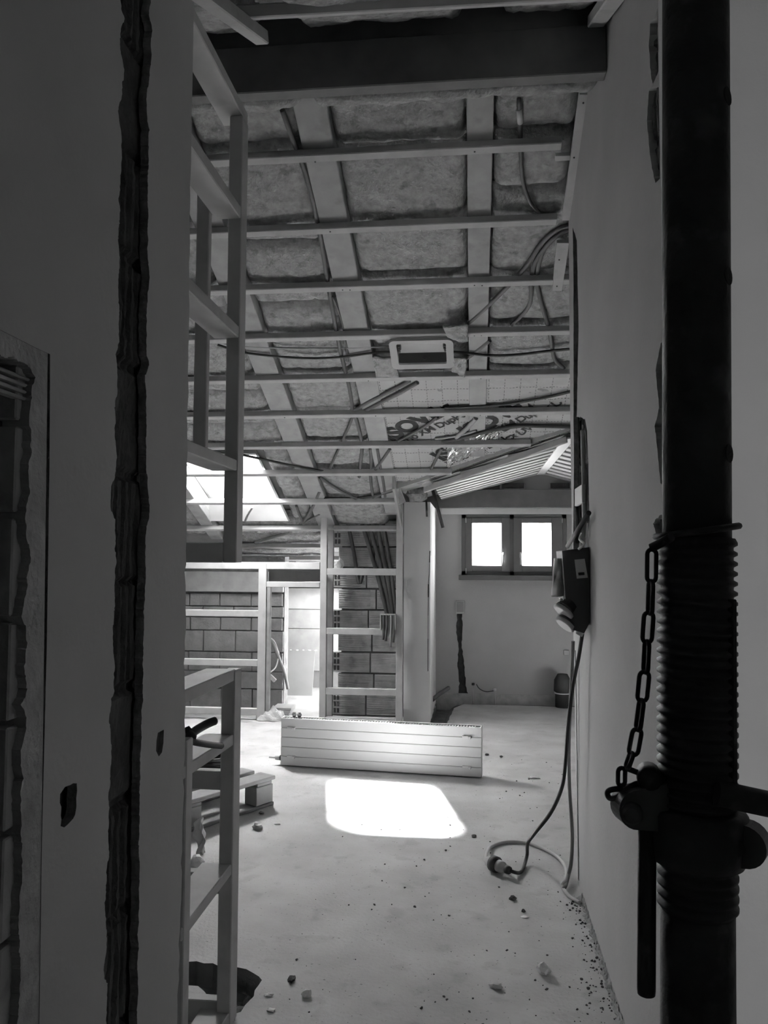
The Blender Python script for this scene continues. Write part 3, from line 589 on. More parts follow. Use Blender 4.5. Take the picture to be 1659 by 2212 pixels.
roof_run([(1058, 735), (1020, 765), (985, 787), (960, 800)], 0.015, 'conduit', 'thick dark conduit passing right behind the lamp housing')
roof_run([(470, 745, 0.03), (525, 761, 0.03), (600, 770, 0.03), (670, 774, 0.03), (740, 771, 0.03), (800, 763, 0.03), (850, 760, 0.0)], 0.008, 'black', 'black cable swagging from the left into the lamp housing', 'cable', 0.03, 'cable')
roof_run([(972, 760, 0.0), (1010, 763, 0.03), (1060, 768, 0.03), (1120, 766, 0.03), (1180, 759, 0.03), (1240, 753, 0.03)], 0.009, 'black', 'black cable swagging from the lamp housing to the right', 'cable', 0.03, 'cable')
roof_run([(525, 748, 0.05), (620, 752, 0.05), (740, 752, 0.05), (845, 748, 0.05)], 0.006, 'conduit_grey', 'grey cable just above the black swag left of the lamp housing', 'cable', 0.05, 'cable')
roof_run([(885, 822), (840, 846), (800, 866), (762, 888)], 0.014, 'conduit', 'dark conduit slanting below the lamp housing, left of the pair', 'conduit', 0.045)
roof_run([(902, 826), (860, 850), (820, 870), (778, 892)], 0.016, 'conduit', 'dark conduit slanting below the lamp housing, right of the pair', 'conduit', 0.045)
roof_run([(1240, 844), (1180, 858), (1100, 872), (1030, 878), (960, 881)], 0.011, 'black', 'black cable bundle sloping across the gridded sheet', 'cable', 0.04, 'cable')
roof_run([(1240, 922), (1170, 920), (1120, 920), (1060, 930), (1000, 945), (955, 955)], 0.016, 'black', 'thick black hose running below the second printed row', 'hose', 0.035, 'hose')
roof_run([(945, 900), (920, 920), (885, 940), (860, 953)], 0.012, 'conduit', 'dark conduit crossing the first printed word', 'conduit', 0.04)
roof_run([(1028, 903), (1008, 925), (985, 945)], 0.018, 'conduit_grey', 'grey wooden-looking conduit between the two printed words', 'conduit', 0.04)
roof_run([(940, 948), (985, 942), (1030, 930)], 0.01, 'conduit_grey', 'grey conduit lying along the seventh batten', 'conduit', 0.04)
roof_run([(764, 895), (752, 925), (738, 955), (722, 990), (712, 1015)], 0.011, 'conduit', 'dark conduit curving left below the crossing of two conduits')
roof_run([(766, 895), (776, 930), (782, 965), (779, 1000), (776, 1030)], 0.014, 'conduit', 'dark conduit going straight down from the crossing of two conduits')
roof_run([(842, 970), (825, 995), (808, 1018)], 0.012, 'conduit', 'short dark conduit left of the foil', 'conduit', 0.04)
roof_run([(955, 968), (942, 992), (930, 1016)], 0.012, 'conduit', 'short dark conduit touching the left end of the foil', 'conduit', 0.04)
roof_run([(470, 970, 0.03), (530, 984, 0.03), (600, 999, 0.03), (660, 1012, 0.03), (700, 1018, 0.03)], 0.010, 'black', 'black cable stretched above the bright roof window', 'cable', 0.03, 'cable')
roof_run([(800, 968), (802, 1000), (800, 1030), (806, 1075)], 0.012, 'conduit', 'dark conduit dropping towards the tall brick frame, left of two')
roof_run([(815, 968), (822, 1010), (828, 1040), (832, 1072)], 0.014, 'conduit', 'dark conduit dropping towards the tall brick frame, right of two')
roof_run([(690, 1030), (715, 1048), (745, 1066), (770, 1077)], 0.014, 'conduit', 'dark conduit slanting right above the tall brick frame', 'conduit', 0.04)
roof_run([(690, 1062), (680, 1085), (668, 1108), (655, 1128)], 0.014, 'conduit', 'dark conduit fanning down right of the bright roof window')
roof_run([(640, 1092), (648, 1115), (655, 1130)], 0.012, 'conduit', 'short dark conduit joining the fan right of the roof window')
roof_run([(690, 1110), (672, 1120), (655, 1131)], 0.012, 'conduit', 'lowest dark conduit of the fan right of the roof window')
roof_run([(628, 1150), (600, 1158), (572, 1166), (552, 1172)], 0.02, 'conduit_grey', 'thick grey hose lying low under the roof above the door frame', 'hose')
roof_run([(545, 1095), (536, 1110), (530, 1124)], 0.012, 'conduit_grey', 'short grey conduit below the bright roof window')
roof_run([(850, 1060), (800, 1072), (760, 1077), (700, 1076)], 0.013, 'black', 'black cable bundle lying on the batten above the tall brick frame', 'cable', 0.05, 'cable')

# ================================================================== LAMP HOUSING
le = empty('lamp_housing', onC(912, 768, -0.02), 'rectangular pale recessed lamp housing hanging open among the battens', 'lamp')
def rrect(x0, x1, y0, y1, r, n=5):
    out = []
    for cx, cy_, a0 in ((x1-r, y1-r, 0), (x0+r, y1-r, 90), (x0+r, y0+r, 180), (x1-r, y0+r, 270)):
        for k in range(n+1): a = math.radians(a0+90*k/n); out.append((cx+r*math.cos(a), cy_+r*math.sin(a)))
    return out
lx0, lx1, ly0, ly1 = -0.512, -0.118, 4.845, 5.115
lm = lambda off: (lambda u, v: (u, v, cz(v, off)))
mb = MB(); mb.plate(rrect(lx0, lx1, ly0, ly1, 0.035), [rrect(lx0+.045, lx1-.045, ly0+.03, ly1-.045, 0.012)], lm(-0.03), (0, 0, -1), 0.012); mb.build('frame', 'grey', le)
ix0, ix1, iy0, iy1 = lx0+.045, lx1-.045, ly0+.03, ly1-.045
mb = MB(); sec = ((iy0, 0.0), (iy0+0.03, 0.05), (iy1, 0.046))
for (ya, oa), (yb, ob) in zip(sec, sec[1:]): mb.hull8([V(ix0, ya, cz(ya, oa)), V(ix1, ya, cz(ya, oa)), V(ix1, yb, cz(yb, ob)), V(ix0, yb, cz(yb, ob)), V(ix0, ya, cz(ya, oa+.006)), V(ix1, ya, cz(ya, oa+.006)), V(ix1, yb, cz(yb, ob+.006)), V(ix0, yb, cz(yb, ob+.006))])
mb.build('reflector', 'white', le)
mb = MB(); mb.box((ix0, iy1, cz(iy1, -0.02)), (ix1, iy1+0.01, cz(iy1, 0.05))); dkp = mb.build('end_panel', 'dark_plastic', le)
mb = MB(); mb.lathe((ix0+0.165, iy1-0.001, cz(iy1, 0.012)), (0, -1, 0), [(0, 0.013), (0.012, 0.013), (0.012, 0.008), (0.006, 0.008)], 16); mb.build('connector', 'black', dkp)
mb = MB()
for x in (ix0+0.19, ): mb.box((x, iy1-0.003, cz(iy1, 0.018)), (x+.008, iy1, cz(iy1, 0.024))); mb.box((x, iy1-0.003, cz(iy1, 0.0)), (x+.008, iy1, cz(iy1, 0.006)))
mb.build('contact', 'black', dkp)
for x in (ix0, ix1-0.02):
    mb = MB(); mb.box((x, iy0+.07, cz(iy0+.1, 0.01)), (x+.02, iy0+.14, cz(iy0+.1, 0.05)), 0.004); mb.tube([(x+.01, iy0+.08, cz(iy0+.08, 0.0)), (x+.012, iy0+.13, cz(iy0+.13, 0.01))], 0.006, 8); mb.build('lamp_clip', 'dark_plastic', le)
# paper flaps around the housing
def flap(px, off, label, seed):
    P = [onC(x, y, off) for x, y in px]; mb = MB()
    def f(a, b):
        p = P[0].lerp(P[1], a).lerp(P[3].lerp(P[2], a), b); n = noise.noise(Vector((a*2.5, b*2.5, seed)))
        return p+CN*0.02*n
    g = mb.grid(f, 10, 8); o = mb.build('wool_flap', 'wool'); md = o.modifiers.new('thick', 'SOLIDIFY'); md.thickness = 0.012; tag(o, label, 'insulation', 'wool flaps around the lamp housing')
flap(((957, 702), (1012, 700), (1010, 733), (968, 728)), -0.012, 'torn wool flap hanging over the batten, upper right of the lamp housing', 1)
flap(((980, 770), (1010, 772), (1003, 812), (975, 800)), -0.008, 'torn wool flap hanging at the lower right of the lamp housing', 2)
flap(((804, 770), (850, 770), (862, 812), (812, 814)), -0.008, 'torn wool flap hanging at the lower left of the lamp housing', 3)

# ================================================================== STUD FRAMES AT LEFT
def stud_part(e, name, lo, hi, m='wood', bev=0.003):
    mb = MB(); mb.box(lo, hi, bev); return mb.build(name, m, e)
fe = empty('stud_frame', (LX-0.04, 2.62, 1.48), 'upper timber stud frame hanging beside the left wall above the opening', 'stud frame')
stud_part(fe, 'stud', (-0.815, 2.585, 1.48), (LX, 2.655, 2.988))
stud_part(fe, 'stud', (-0.905, 2.53, 1.80), (-0.862, 2.56, 2.72))
def yrail(e, z0, z1, y0=2.0, y1=2.586, x0=-0.858, zdrop=0.0, x1=None):
    mb = MB(); x1 = LX-0.002 if x1 is None else x1; mb.hull8([V(x0, y0, z0+zdrop), V(x1, y0, z0+zdrop), V(x1, y1, z0), V(x0, y1, z0), V(x0, y0, z1+zdrop), V(x1, y0, z1+zdrop), V(x1, y1, z1), V(x0, y1, z1)], 0.003); return mb.build('rail', 'wood', e)
yrail(fe, 2.99, 3.03, y0=1.9, y1=2.655); yrail(fe, 2.63, 2.672); yrail(fe, 2.225, 2.265); yrail(fe, 1.782, 1.818)
stud_part(fe, 'rail', (-1.05, 2.575, 1.48), (LX-0.044, 2.655, 1.545))
stud_part(fe, 'stud', (-1.02, 2.56, 1.70), (-0.985, 2.60, 2.0), 'wood_grey')
le2 = empty('stud_frame', (LX-0.04, 2.65, 0), 'lower half-height timber stud frame beside the left wall', 'stud frame')
stud_part(le2, 'stud', (-0.815, 2.592, 0.0), (LX, 2.668, 1.128))
stud_part(le2, 'stud', (-0.81, 2.155, 0.0), (LX-0.001, 2.205, 1.0))
def prail(pxs, h, x0=-0.858, nm='rail'):
    # rail running along the wall: pixel pair = near and far end of its lower front edge
    a, b = onX(*pxs[0], LX-0.003), onX(*pxs[1], LX-0.003)
    mb = MB(); w = V(x0-LX, 0, 0); u = V(0, 0, h)
    mb.hull8([a+w, a, b, b+w, a+w+u, a+u, b+u, b+w+u], 0.003); return mb.build(nm, 'wood', le2)
prail(((395, 1523), (509, 1470)), 0.038, -0.87); prail(((395, 1686), (506, 1609)), 0.035, -0.87); prail(((392, 2036), (501, 1889)), 0.035, -0.87); prail(((470, 2256), (508, 2190)), 0.035, -0.87, 'sole_plate')
for z0, z1 in ((0.74, 0.80), (0.41, 0.475), (0.005, 0.075)): stud_part(le2, 'cross_rail', (-1.6, 2.61, z0), (-0.816, 2.65, z1))
stud_part(le2, 'block', (-0.97, 2.6, 0.30), (-0.92, 2.64, 0.37), 'wood_grey')

# far stud frames
F = 7.35
f1 = empty('stud_frame', (-1.95, F, 0), 'far left timber stud frame with doorway in front of the block wall', 'stud frame')
stud_part(f1, 'stud', (-1.975, F, 0.0), (-1.90, F+.06, 1.45)); stud_part(f1, 'stud', (-1.893, F+.005, 0.0), (-1.862, F+.06, 1.22), 'wood_grey'); stud_part(f1, 'stud', (-3.6, F, 0), (-3.54, F+.06, 1.40))
for z0, z1, x1 in ((1.385, 1.45, -1.40), (0.945, 1.003, -1.975), (0.492, 0.55, -1.975), (0.045, 0.105, -1.975)): stud_part(f1, 'rail', (-3.54, F+.003, z0), (x1, F+.058, z1))
stud_part(f1, 'header', (-1.90, F+.004, 1.22), (-1.40, F+.05, 1.27)); stud_part(f1, 'header_board', (-1.90, F+.09, 1.27), (-1.40, F+.11, 1.39), 'wood_dark_shaded')
f2 = empty('stud_frame', (-1.0, F, 0), 'tall timber stud frame in front of the hollow brick pier beside the pale column', 'stud frame')
stud_part(f2, 'stud', (-1.395, F, 0.0), (-1.335, F+.06, 1.985)); stud_part(f2, 'stud', (-0.695, F, 0.0), (-0.636, F+.06, 1.985)); stud_part(f2, 'stud', (-1.395, F+.15, 0.0), (-1.30, F+.19, 1.9), 'wood_grey')
for z0, z1 in ((1.89, 1.95), (1.335, 1.398), (0.795, 0.852), (0.25, 0.31), (0.0, 0.05)): stud_part(f2, 'rail', (-1.335, F+.003, z0), (-0.694, F+.058, z1))

# hollow brick pier with toothed left edge
pe = empty('brick_pier', (-1.0, 7.75, 0), 'hollow clay brick pier with toothed broken edge behind the tall stud frame', 'brick pier')
PY = 7.68
mb = MB(); mb.box((-1.25, PY+0.025, 0), (-0.655, PY+0.2, 1.85)); mb.build('mortar_bed', 'mortar', pe)
zz = 0.0; i = 0; mb = MB(); mbh = MB()
while zz < 1.82:
    hgt = 0.20 if zz+0.2 < 1.86 else 1.86-zz
    x = -1.285 if i % 2 else -1.34
    xs = [x, x+0.33+0.02*(i % 3), x+0.62]; x2 = -0.66
    xs = [v for v in xs if v < x2-0.08]+[x2]
    for j in range(len(xs)-1):
        a, b = xs[j]+0.006, xs[j+1]-0.006; z0, z1 = zz+0.008, min(zz+hgt-0.008, 1.85)
        nr = 9; dh = (z1-z0)/nr; ja = 0.004*random.random()
        mb.box((a, PY+0.006+ja, z0), (b, PY+0.11, z1), 0.003)
        for r in range(nr):                                        # raised ribs of the brick face
            if random.random() < 0.88: mb.box((a+0.004, PY+ja, z0+dh*(r+0.25)), (b-0.004-0.05*(random.random() < 0.2), PY+0.008+ja, z0+dh*(r+0.75)), 0.0015)
        if j == 0 and i % 2 == 0:
            for hx in (0.016, 0.048):
                for hz in (0.02, 0.08, 0.14): mbh.box((a+hx, PY-0.003, z0+hz), (a+hx+0.02, PY+0.004, z0+hz+0.042), 0.002)  # dark boxes on the face stand for shaded brick cells
    zz += hgt; i += 1
mb.build('brick_course', 'brick', pe); mbh.build('brick_cell', 'void', pe)
mb = MB(); mb.blob((-1.27, PY-0.02, 1.42), 0.045, 4, 0.5, (0.8, 0.6, 1.4)); mb.build('mortar_lump', 'chip', pe)
# conduits in the pier
for i, (xa, xb, r, lab) in enumerate(((745, 786, 0.018, 'leftmost of the conduits fanning down the brick pier'), (772, 838, 0.02, 'second conduit fanning down the brick pier'), (788, 846, 0.02, 'third conduit fanning down the brick pier'), (806, 850, 0.022, 'fourth conduit fanning down the brick pier'), (822, 856, 0.018, 'rightmost of the conduits fanning down the brick pier'))):
    yb = 1225 if i == 0 else 1335
    P = [onY(xa, 1100, PY-.035), onY((xa*0.62+xb*0.38)+3, 1190, PY-.035), onY(xa*0.3+xb*0.7+2, 1260, PY-.035), onY(xb, yb, PY-.035)]
    mb = MB(); mb.tube(spline(P, 5), r, 10); tag(mb.build('conduit', 'conduit'), 'dark '+lab, 'conduit', 'conduits on the brick pier')
je = empty('junction_box', onY(838, 1390, F-.02), 'open grey junction box with hanging conduit ends on the brick pier frame', 'junction box')
mb = MB(); c0, c1 = onY(821, 1326, F-.03), onY(855, 1361, F-.03)
for lo, hi in (((c0.x, F-.04, c1.z), (c0.x+.012, F+.003, c0.z)), ((c1.x-.012, F-.04, c1.z), (c1.x, F+.003, c0.z)), ((c0.x, F-.04, c0.z-.012), (c1.x, F+.003, c0.z)), ((c0.x, F-.005, c1.z), (c1.x, F+.003, c0.z))): mb.box(lo, hi, 0.003)
mb.build('box_body', 'grey', je)
for i, (x, y1, m) in enumerate(((829, 1382, 'conduit'), (835, 1385, 'conduit'), (845, 1398, 'conduit_grey'), (851, 1388, 'conduit'))):
    P = [onY(x, 1328, F-.03), onY(x, 1355, F-.032), onY(x-1.5, y1, F-.045)]; mb = MB(); mb.tube(spline(P, 4), 0.011, 8); mb.build('conduit_end', m, je)

# ================================================================== THROUGH THE DOORWAY
mb = MB(); mb.box((-2.2, 9.22, 0.90), (-0.65, 9.26, 1.14), 0.003); tag(mb.build('eaves_board', 'wood'), 'bright sunlit timber board across the back of the doorway', 'board')
for nm, z0, z1, lab in (('shutter_board', 0.68, 0.895, 'upper grey shuttering board under the bright board in the doorway'), ('shutter_board', 0.2, 0.675, 'tall grey shuttering panel behind the gypsum board in the doorway')):
    mb = MB(); mb.box((-2.2, 9.20, z0), (-1.32, 9.24, z1), 0.003); tag(mb.build(nm, 'wood_grey'), lab, 'board')
g0, g1 = onY(540, 1535, 8.75), onY(676, 1408, 8.75)
mb = MB(); mb.hull8([V(g0.x-.3, 8.7, 0.0), V(g1.x, 8.72, 0.0), V(g1.x, 8.735, 0.0), V(g0.x-.3, 8.715, 0.0), V(g0.x-.3, 8.85, g1.z), V(g1.x, 8.87, g1.z), V(g1.x, 8.885, g1.z), V(g0.x-.3, 8.865, g1.z)], 0.002)
gb = mb.build('gypsum_board', 'gypsum'); tag(gb, 'grey gypsum board leaning inside the doorway', 'board')
mb = MB(); rng = random.Random(3)
for k in range(9): x = -2.0+k*0.07; mb.blob((x, 8.855, g1.z+0.004), 0.012*rng.uniform(.5, 1.3), k, 0.4, (1.6, .8, .6), 1)
mb.build('torn_edge', 'chip', gb)
mb = MB(); P = [onY(578, 1372, 7.45), onY(592, 1395, 7.6), onY(606, 1430, 7.8), onY(615, 1455, 7.9), onY(622, 1488, 7.95)]; mb.tube(spline(P, 5), 0.016, 10); tag(mb.build('cable_bundle', 'conduit_grey'), 'thick grey cable hanging into the doorway', 'cable')
mb = MB(); P = [onY(578, 1375, 7.46), onY(592, 1385, 7.55), onY(600, 1405, 7.7), onY(602, 1415, 7.75), onY(596, 1440, 7.7), onY(584, 1452, 7.6)]; mb.tube(spline(P, 5), 0.007, 8); tag(mb.build('cable', 'white'), 'thin white wire looping into the doorway', 'cable')
mb = MB(); p = onY(588, 1464, 7.5); mb.beam(p+V(-.025, 0, .02), p+V(.03, 0, -.03), 0.03, 0.035); tag(mb.build('wire_connector', 'white'), 'white block at the end of the thin wire in the doorway', 'connector')
be = [(-1.87, 7.62), (-1.72, 7.62)]
for k in range(3):
    mb = MB(); mb.box((-1.92+0.01*k, 7.6+0.01*k, 0.024*k), (-1.73+0.008*k, 7.85, 0.024*k+0.021), 0.002); tag(mb.build('board_offcut', 'wood' if k != 1 else 'grey'), '%s board offcut of the small stack inside the doorway' % ('bottom', 'middle', 'top')[k], 'board', 'board offcuts in the doorway')
mb = MB(); c = onZ(585, 1556, 0)
def bagf(a, b):
    an = a*2*math.pi; r = 0.13*math.sin(b*math.pi/2)*(1+0.25*noise.noise(Vector((math.cos(an)*2, math.sin(an)*2, b*2)))); h = 0.085*math.cos(b*math.pi/2)*(1+0.9*noise.noise(Vector((math.cos(an)*4*b, math.sin(an)*4*b, 3))))
    return V(c.x+r*math.cos(an)*1.15, c.y+0.03+r*math.sin(an)*0.7, 0.004+max(0, h))
mb.grid(bagf, 28, 8, False); tag(mb.build('plastic_bag', 'bag'), 'crumpled pale plastic bag on the floor at the doorway', 'bag')

# ================================================================== RADIATOR
A, B = V(-1.375, 5.79, 0), V(0.055, 5.641, 0); ux = (B-A).normalized(); Lr = (B-A).length; un = V(-ux.y, ux.x, 0)   # un points away from the camera
re = empty('radiator', (A+B)/2, 'white panel radiator lying on its long edge on the floor', 'radiator')
def rp(u, d, z): return A+ux*u+un*d+V(0, 0, z+0.006)
def rbox(mb, u0, u1, d0, d1, z0, z1, bev=0.002): return mb.hull8([rp(u0, d0, z0), rp(u1, d0, z0), rp(u1, d1, z0), rp(u0, d1, z0), rp(u0, d0, z1), rp(u1, d0, z1), rp(u1, d1, z1), rp(u0, d1, z1)], bev)
RH = 0.338; gz = [0, 0.066, 0.134, 0.202, 0.268, RH]
mb = MB()
for a, b in zip(gz, gz[1:]): rbox(mb, 0.0, Lr, 0.0, 0.012, a+0.0025, b-0.0025, 0.002)
mb.build('front_panel', 'white_metal', re)
mb = MB(); rbox(mb, 0.004, Lr-0.004, 0.006, 0.010, 0.004, RH-0.004, 0); mb.build('groove', 'groove', re)
mb = MB(); rbox(mb, 0.0, Lr, 0.062, 0.074, 0.0, RH); mb.build('back_panel', 'white_metal', re)
mb = MB(); rbox(mb, 0.0, 0.01, 0.012, 0.062, 0.0, RH); rbox(mb, Lr-0.01, Lr, 0.012, 0.062, 0.0, RH); mb.build('side_cover', 'white_metal', re)
mb = MB(); rbox(mb, 0.01, Lr-0.01, 0.012, 0.062, RH-0.03, RH-0.012)
for k in range(70): u = 0.03+k*(Lr-0.06)/70; rbox(mb, u, u+0.009, 0.016, 0.058, RH-0.012, RH-0.004, 0)
mb.build('top_grille', 'groove', re)
for u in (0.08, Lr-0.10):
    for z in (gz[4]+0.004, gz[1]+0.004):
        mb = MB(); rbox(mb, u-0.03, u+0.03, -0.014, 0.0, z-0.012, z+0.006, 0.002); rbox(mb, u+0.012, u+0.03, -0.03, -0.012, z-0.014, z+0.004, 0.002); mb.build('mounting_clip', 'white_metal', re)
for u in (0.085, 0.125):
    mb = MB(); mb.lathe(rp(u, 0.04, RH), (0, 0, 1), [(0, 0.012), (0.012, 0.012), (0.013, 0.017), (0.026, 0.017), (0.027, 0.011), (0.036, 0.011)], 12); mb.build('pipe_fitting', 'chrome', re)
mb = MB(); mb.lathe(rp(0.0, 0.036, 0.045), -ux, [(0, 0.017), (0.018, 0.017), (0.019, 0.019), (0.05, 0.017), (0.055, 0.008), (0.056, 0.007), (0.10, 0.006)], 16)
vh = mb.build('valve_head', 'white', re)
mb = MB(); mb.lathe(rp(0.0, 0.036, 0.045), -ux, [(0.001, 0.020), (0.016, 0.020)], 16); mb.build('valve_collar', 'black', vh)

# ================================================================== DISTRIBUTION BOX ON RIGHT WALL
de = empty('distribution_box', (0.44, 3.5, 1.2), 'dark site power distribution box hanging on the right wall with label and sockets', 'power box')
yb0, yb1 = 3.42, 3.66
def bxz(x, z): return (x, z)
prof = [(0.475, 1.55), (0.365, 1.545), (0.372, 1.36), (0.388, 1.30), (0.425, 1.20), (0.478, 1.19), (0.479, 1.3)]
P2 = [onY(x, y, yb0) for x, y in ((1214, 1190), (1274, 1182), (1281, 1240), (1288, 1320), (1284, 1345), (1262, 1368), (1236, 1360), (1222, 1300), (1218, 1240))]
for p in P2: p.x = min(p.x, RX-0.004)
mb = MB(); mb.plate([(p.x, p.z) for p in P2], [], fy(yb0), (0, -1, 0), yb1-yb0); mb.build('box_body', 'dark_plastic', de)
def onface(x, y, d=0.0): return onY(x, y, yb0-d)
mb = MB(); q = [onface(*t, 0.0015) for t in ((1241, 1209), (1263, 1207), (1270, 1248), (1246, 1250))]; bk = [v+V(0, 0.0015, 0) for v in q]
mb.hull8([q[3], q[2], bk[2], bk[3], q[0], q[1], bk[1], bk[0]]); lb = mb.build('label_plate', 'label', de)
mb = MB(); q = [onface(*t, 0.0025) for t in ((1249, 1237), (1262, 1236), (1263, 1242), (1250, 1243))]; bk = [v+V(0, 0.001, 0) for v in q]
mb.hull8([q[3], q[2], bk[2], bk[3], q[0], q[1], bk[1], bk[0]]); mb.build('label_block', 'ink', lb)
ax = V(-0.72, -0.35, -0.6).normalized()
for i, (x, y, Y) in enumerate(((1228, 1310, 3.44), (1232, 1338, 3.46))):
    c = onY(x, y, Y); mb = MB(); mb.lathe(c-ax*0.015, ax, [(0, 0.034), (0.03, 0.034), (0.031, 0.042), (0.04, 0.042)], 20); so_ = mb.build('socket', 'dark_plastic', de)
    mb = MB(); mb.lathe(c+ax*0.025, (ax+V(0.0, 0, -0.25)).normalized(), [(0, 0.045), (0.012, 0.045), (0.016, 0.036)], 20); mb.build('socket_lid', 'grey', so_)
for i in range(3):
    c = onY(1205+i*6, 1306-i*14, 3.5); mb = MB(); mb.beam(c, c+V(0.012, 0.0, -0.075), 0.012, 0.03, (0, 1, 0)); mb.build('socket_flap', 'grey', de)
mb = MB(); c = onY(1262, 1350, 3.44); d = onY(1250, 1372, 3.44); mb.tube([c, d], 0.016, 12); mb.build('cable_gland', 'grey', de)
# film bag hanging from the box
mb = MB(); P = [onY(1198, 1206, 3.5), onY(1216, 1206, 3.5), onY(1222, 1285, 3.5), onY(1192, 1290, 3.5)]
def bf(a, b): p = P[0].lerp(P[1], a).lerp(P[3].lerp(P[2], a), b); return p+V(0, -0.02*math.sin(math.pi*a)+0.02*noise.noise(Vector((a*4, b*3, 1))), 0)
mb.grid(bf, 12, 14); o = mb.build('document_pouch', 'bag'); o.modifiers.new('thick', 'SOLIDIFY').thickness = 0.004; tag(o, 'pale plastic pouch hanging on the left of the power box', 'pouch')
# fittings in the chase above the box
mb = MB(); mb.tube([onX(1226, 1180, 0.44), onX(1272, 1108, 0.455)], 0.010, 10); tag(mb.build('pipe_sleeve', 'black'), 'black sleeved pipe slanting above the power box', 'pipe')
mb = MB(); mb.tube(spline([onX(1258, 930, 0.50), onX(1260, 1000, 0.50), onX(1261, 1080, 0.49), onX(1262, 1130, 0.475), onX(1255, 1190, 0.45)], 4), 0.010, 10); tag(mb.build('conduit', 'cable_grey'), 'pale conduit standing in the right wall chase above the power box', 'conduit')
mb = MB(); mb.tube(spline([onX(1246, 900, 0.505), onX(1246, 1000, 0.505), onX(1245, 1080, 0.50), onX(1247, 1170, 0.46)], 4), 0.010, 8); tag(mb.build('conduit', 'conduit'), 'dark conduit deep in the right wall chase above the power box', 'conduit')
mb = MB(); a, b = onX(1241, 1056, 0.474), onX(1257, 1086, 0.474); mb.box((0.474, b.y, b.z), (0.49, a.y, a.z), 0.003); tag(mb.build('chase_clip', 'white'), 'small white plate set in the right wall chase', 'plate')
mb = MB(); mb.tube(spline([onX(1258, 1150, 0.45), onX(1252, 1165, 0.44), onX(1262, 1175, 0.44), onX(1250, 1186, 0.42)], 5), 0.005, 8); tag(mb.build('cable', 'cable_grey'), 'tangle of pale wire entering the top of the power box', 'cable')
# supply cable, plug on the floor and the grey extension
def mixpath(pts): return [Vector(p) for p in pts]
P = [onY(1258, 1368, 3.44), onY(1250, 1420, 3.5), onY(1238, 1480, 3.55), onY(1228, 1560, 3.6), onY(1222, 1640, 3.65), onY(1214, 1700, 3.7), onY(1190, 1755, 3.75), onY(1155, 1800, 3.85), onZ(1140, 1822, 0.12), onZ(1138, 1850, 0.03), onZ(1125, 1884, 0.010), onZ(1055, 1860, 0.036)+(onZ(1104, 1882, 0.036)-onZ(1055, 1860, 0.036)).normalized()*0.142]
mb = MB(); mb.tube(spline(P, 6), 0.0085, 10); tag(mb.build('supply_cable', 'black'), 'black supply cable hanging from the power box to the plug on the floor', 'cable')
pl = empty('plug_coupling', onZ(1075, 1875, 0), 'dark round plug coupling lying on the floor', 'plug')
pa, pb = onZ(1055, 1860, 0.036), onZ(1104, 1882, 0.036); axp = (pb-pa).normalized()
mb = MB(); mb.lathe(pa-axp*0.02, axp, [(0, 0.014), (0.02, 0.018), (0.022, 0.026), (0.05, 0.028), (0.052, 0.036)], 20); mb.build('socket_half', 'grey', pl)
mb = MB(); mb.lathe(pa+axp*0.03, axp, [(0, 0.037), (0.03, 0.037), (0.032, 0.031), (0.04, 0.03)], 20); mb.build('collar', 'dark_plastic', pl)
mb = MB(); mb.lathe(pa+axp*0.07, axp, [(0, 0.028), (0.03, 0.026), (0.032, 0.02), (0.055, 0.018)], 20); mb.build('plug_half', 'grey', pl)
mb = MB(); mb.lathe(pa+axp*0.125, axp, [(0, 0.02), (0.02, 0.018), (0.022, 0.012)], 16); mb.build('cable_nut', 'dark_plastic', pl)
P = [pa-axp*0.015, onZ(1051, 1842, 0.03), onZ(1062, 1828, 0.01), onZ(1100, 1818, 0.01), onZ(1150, 1824, 0.01), onZ(1200, 1848, 0.012), onZ(1222, 1875, 0.02), onZ(1222, 1900, 0.03), onZ(1215, 1915, 0.012), onZ(1228, 1934, 0.008), onZ(1252, 1950, 0.008)]
mb = MB(); mb.tube(spline(P, 6), 0.0085, 10); tag(mb.build('extension_cable', 'cable_grey'), 'grey cable looping on the floor from the plug to the right wall', 'cable')
P = [onX(1238, 1385, 0.455), onX(1234, 1480, 0.45), onX(1229, 1600, 0.44), onX(1230, 1700, 0.445), onX(1236, 1800, 0.455), onX(1234, 1860, 0.45), onX(1228, 1890, 0.44), onZ(1221, 1915, 0.02), onZ(1216, 1918, 0.01)]
mb = MB(); mb.tube(spline(P, 6), 0.0085, 10); tag(mb.build('wall_cable', 'conduit_grey'), 'grey cable hanging straight down along the right wall below the power box', 'cable')

# ================================================================== FAR WALL FITTINGS
mb = MB(); a, b = onY(984, 1297, 8.59), onY(1004, 1326, 8.59); mb.box((a.x, 8.575, b.z), (b.x, 8.60, a.z), 0.004); bx = mb.build('flush_box', 'grey'); tag(bx, 'grey flush box on the far wall below the window', 'wall box')
mb = MB(); mb.box((a.x+.012, 8.570, b.z+.02), (b.x-.012, 8.577, a.z-.015)); mb.build('cover', 'conduit_grey', bx)
for x, y0, y1, lb_, m in ((1022, 1478, 1512, 'grey pipe stub at the foot of the far wall, left one', 'cable_grey'), (1069, 1490, 1516, 'pale pipe stub at the foot of the far wall, right one', 'cable_grey')):
    mb = MB(); p = onY(x, y0, 8.55); mb.tube([(p.x, 8.55, -0.02), p], 0.011, 8); st = tag(mb.build('pipe_stub', m), lb_, 'pipe')
    mb = MB(); mb.lathe(p, (0, 0, 1), [(-0.01, 0.016), (0.012, 0.016)], 10); mb.build('end_cap', 'black' if x < 1050 else 'white', st)
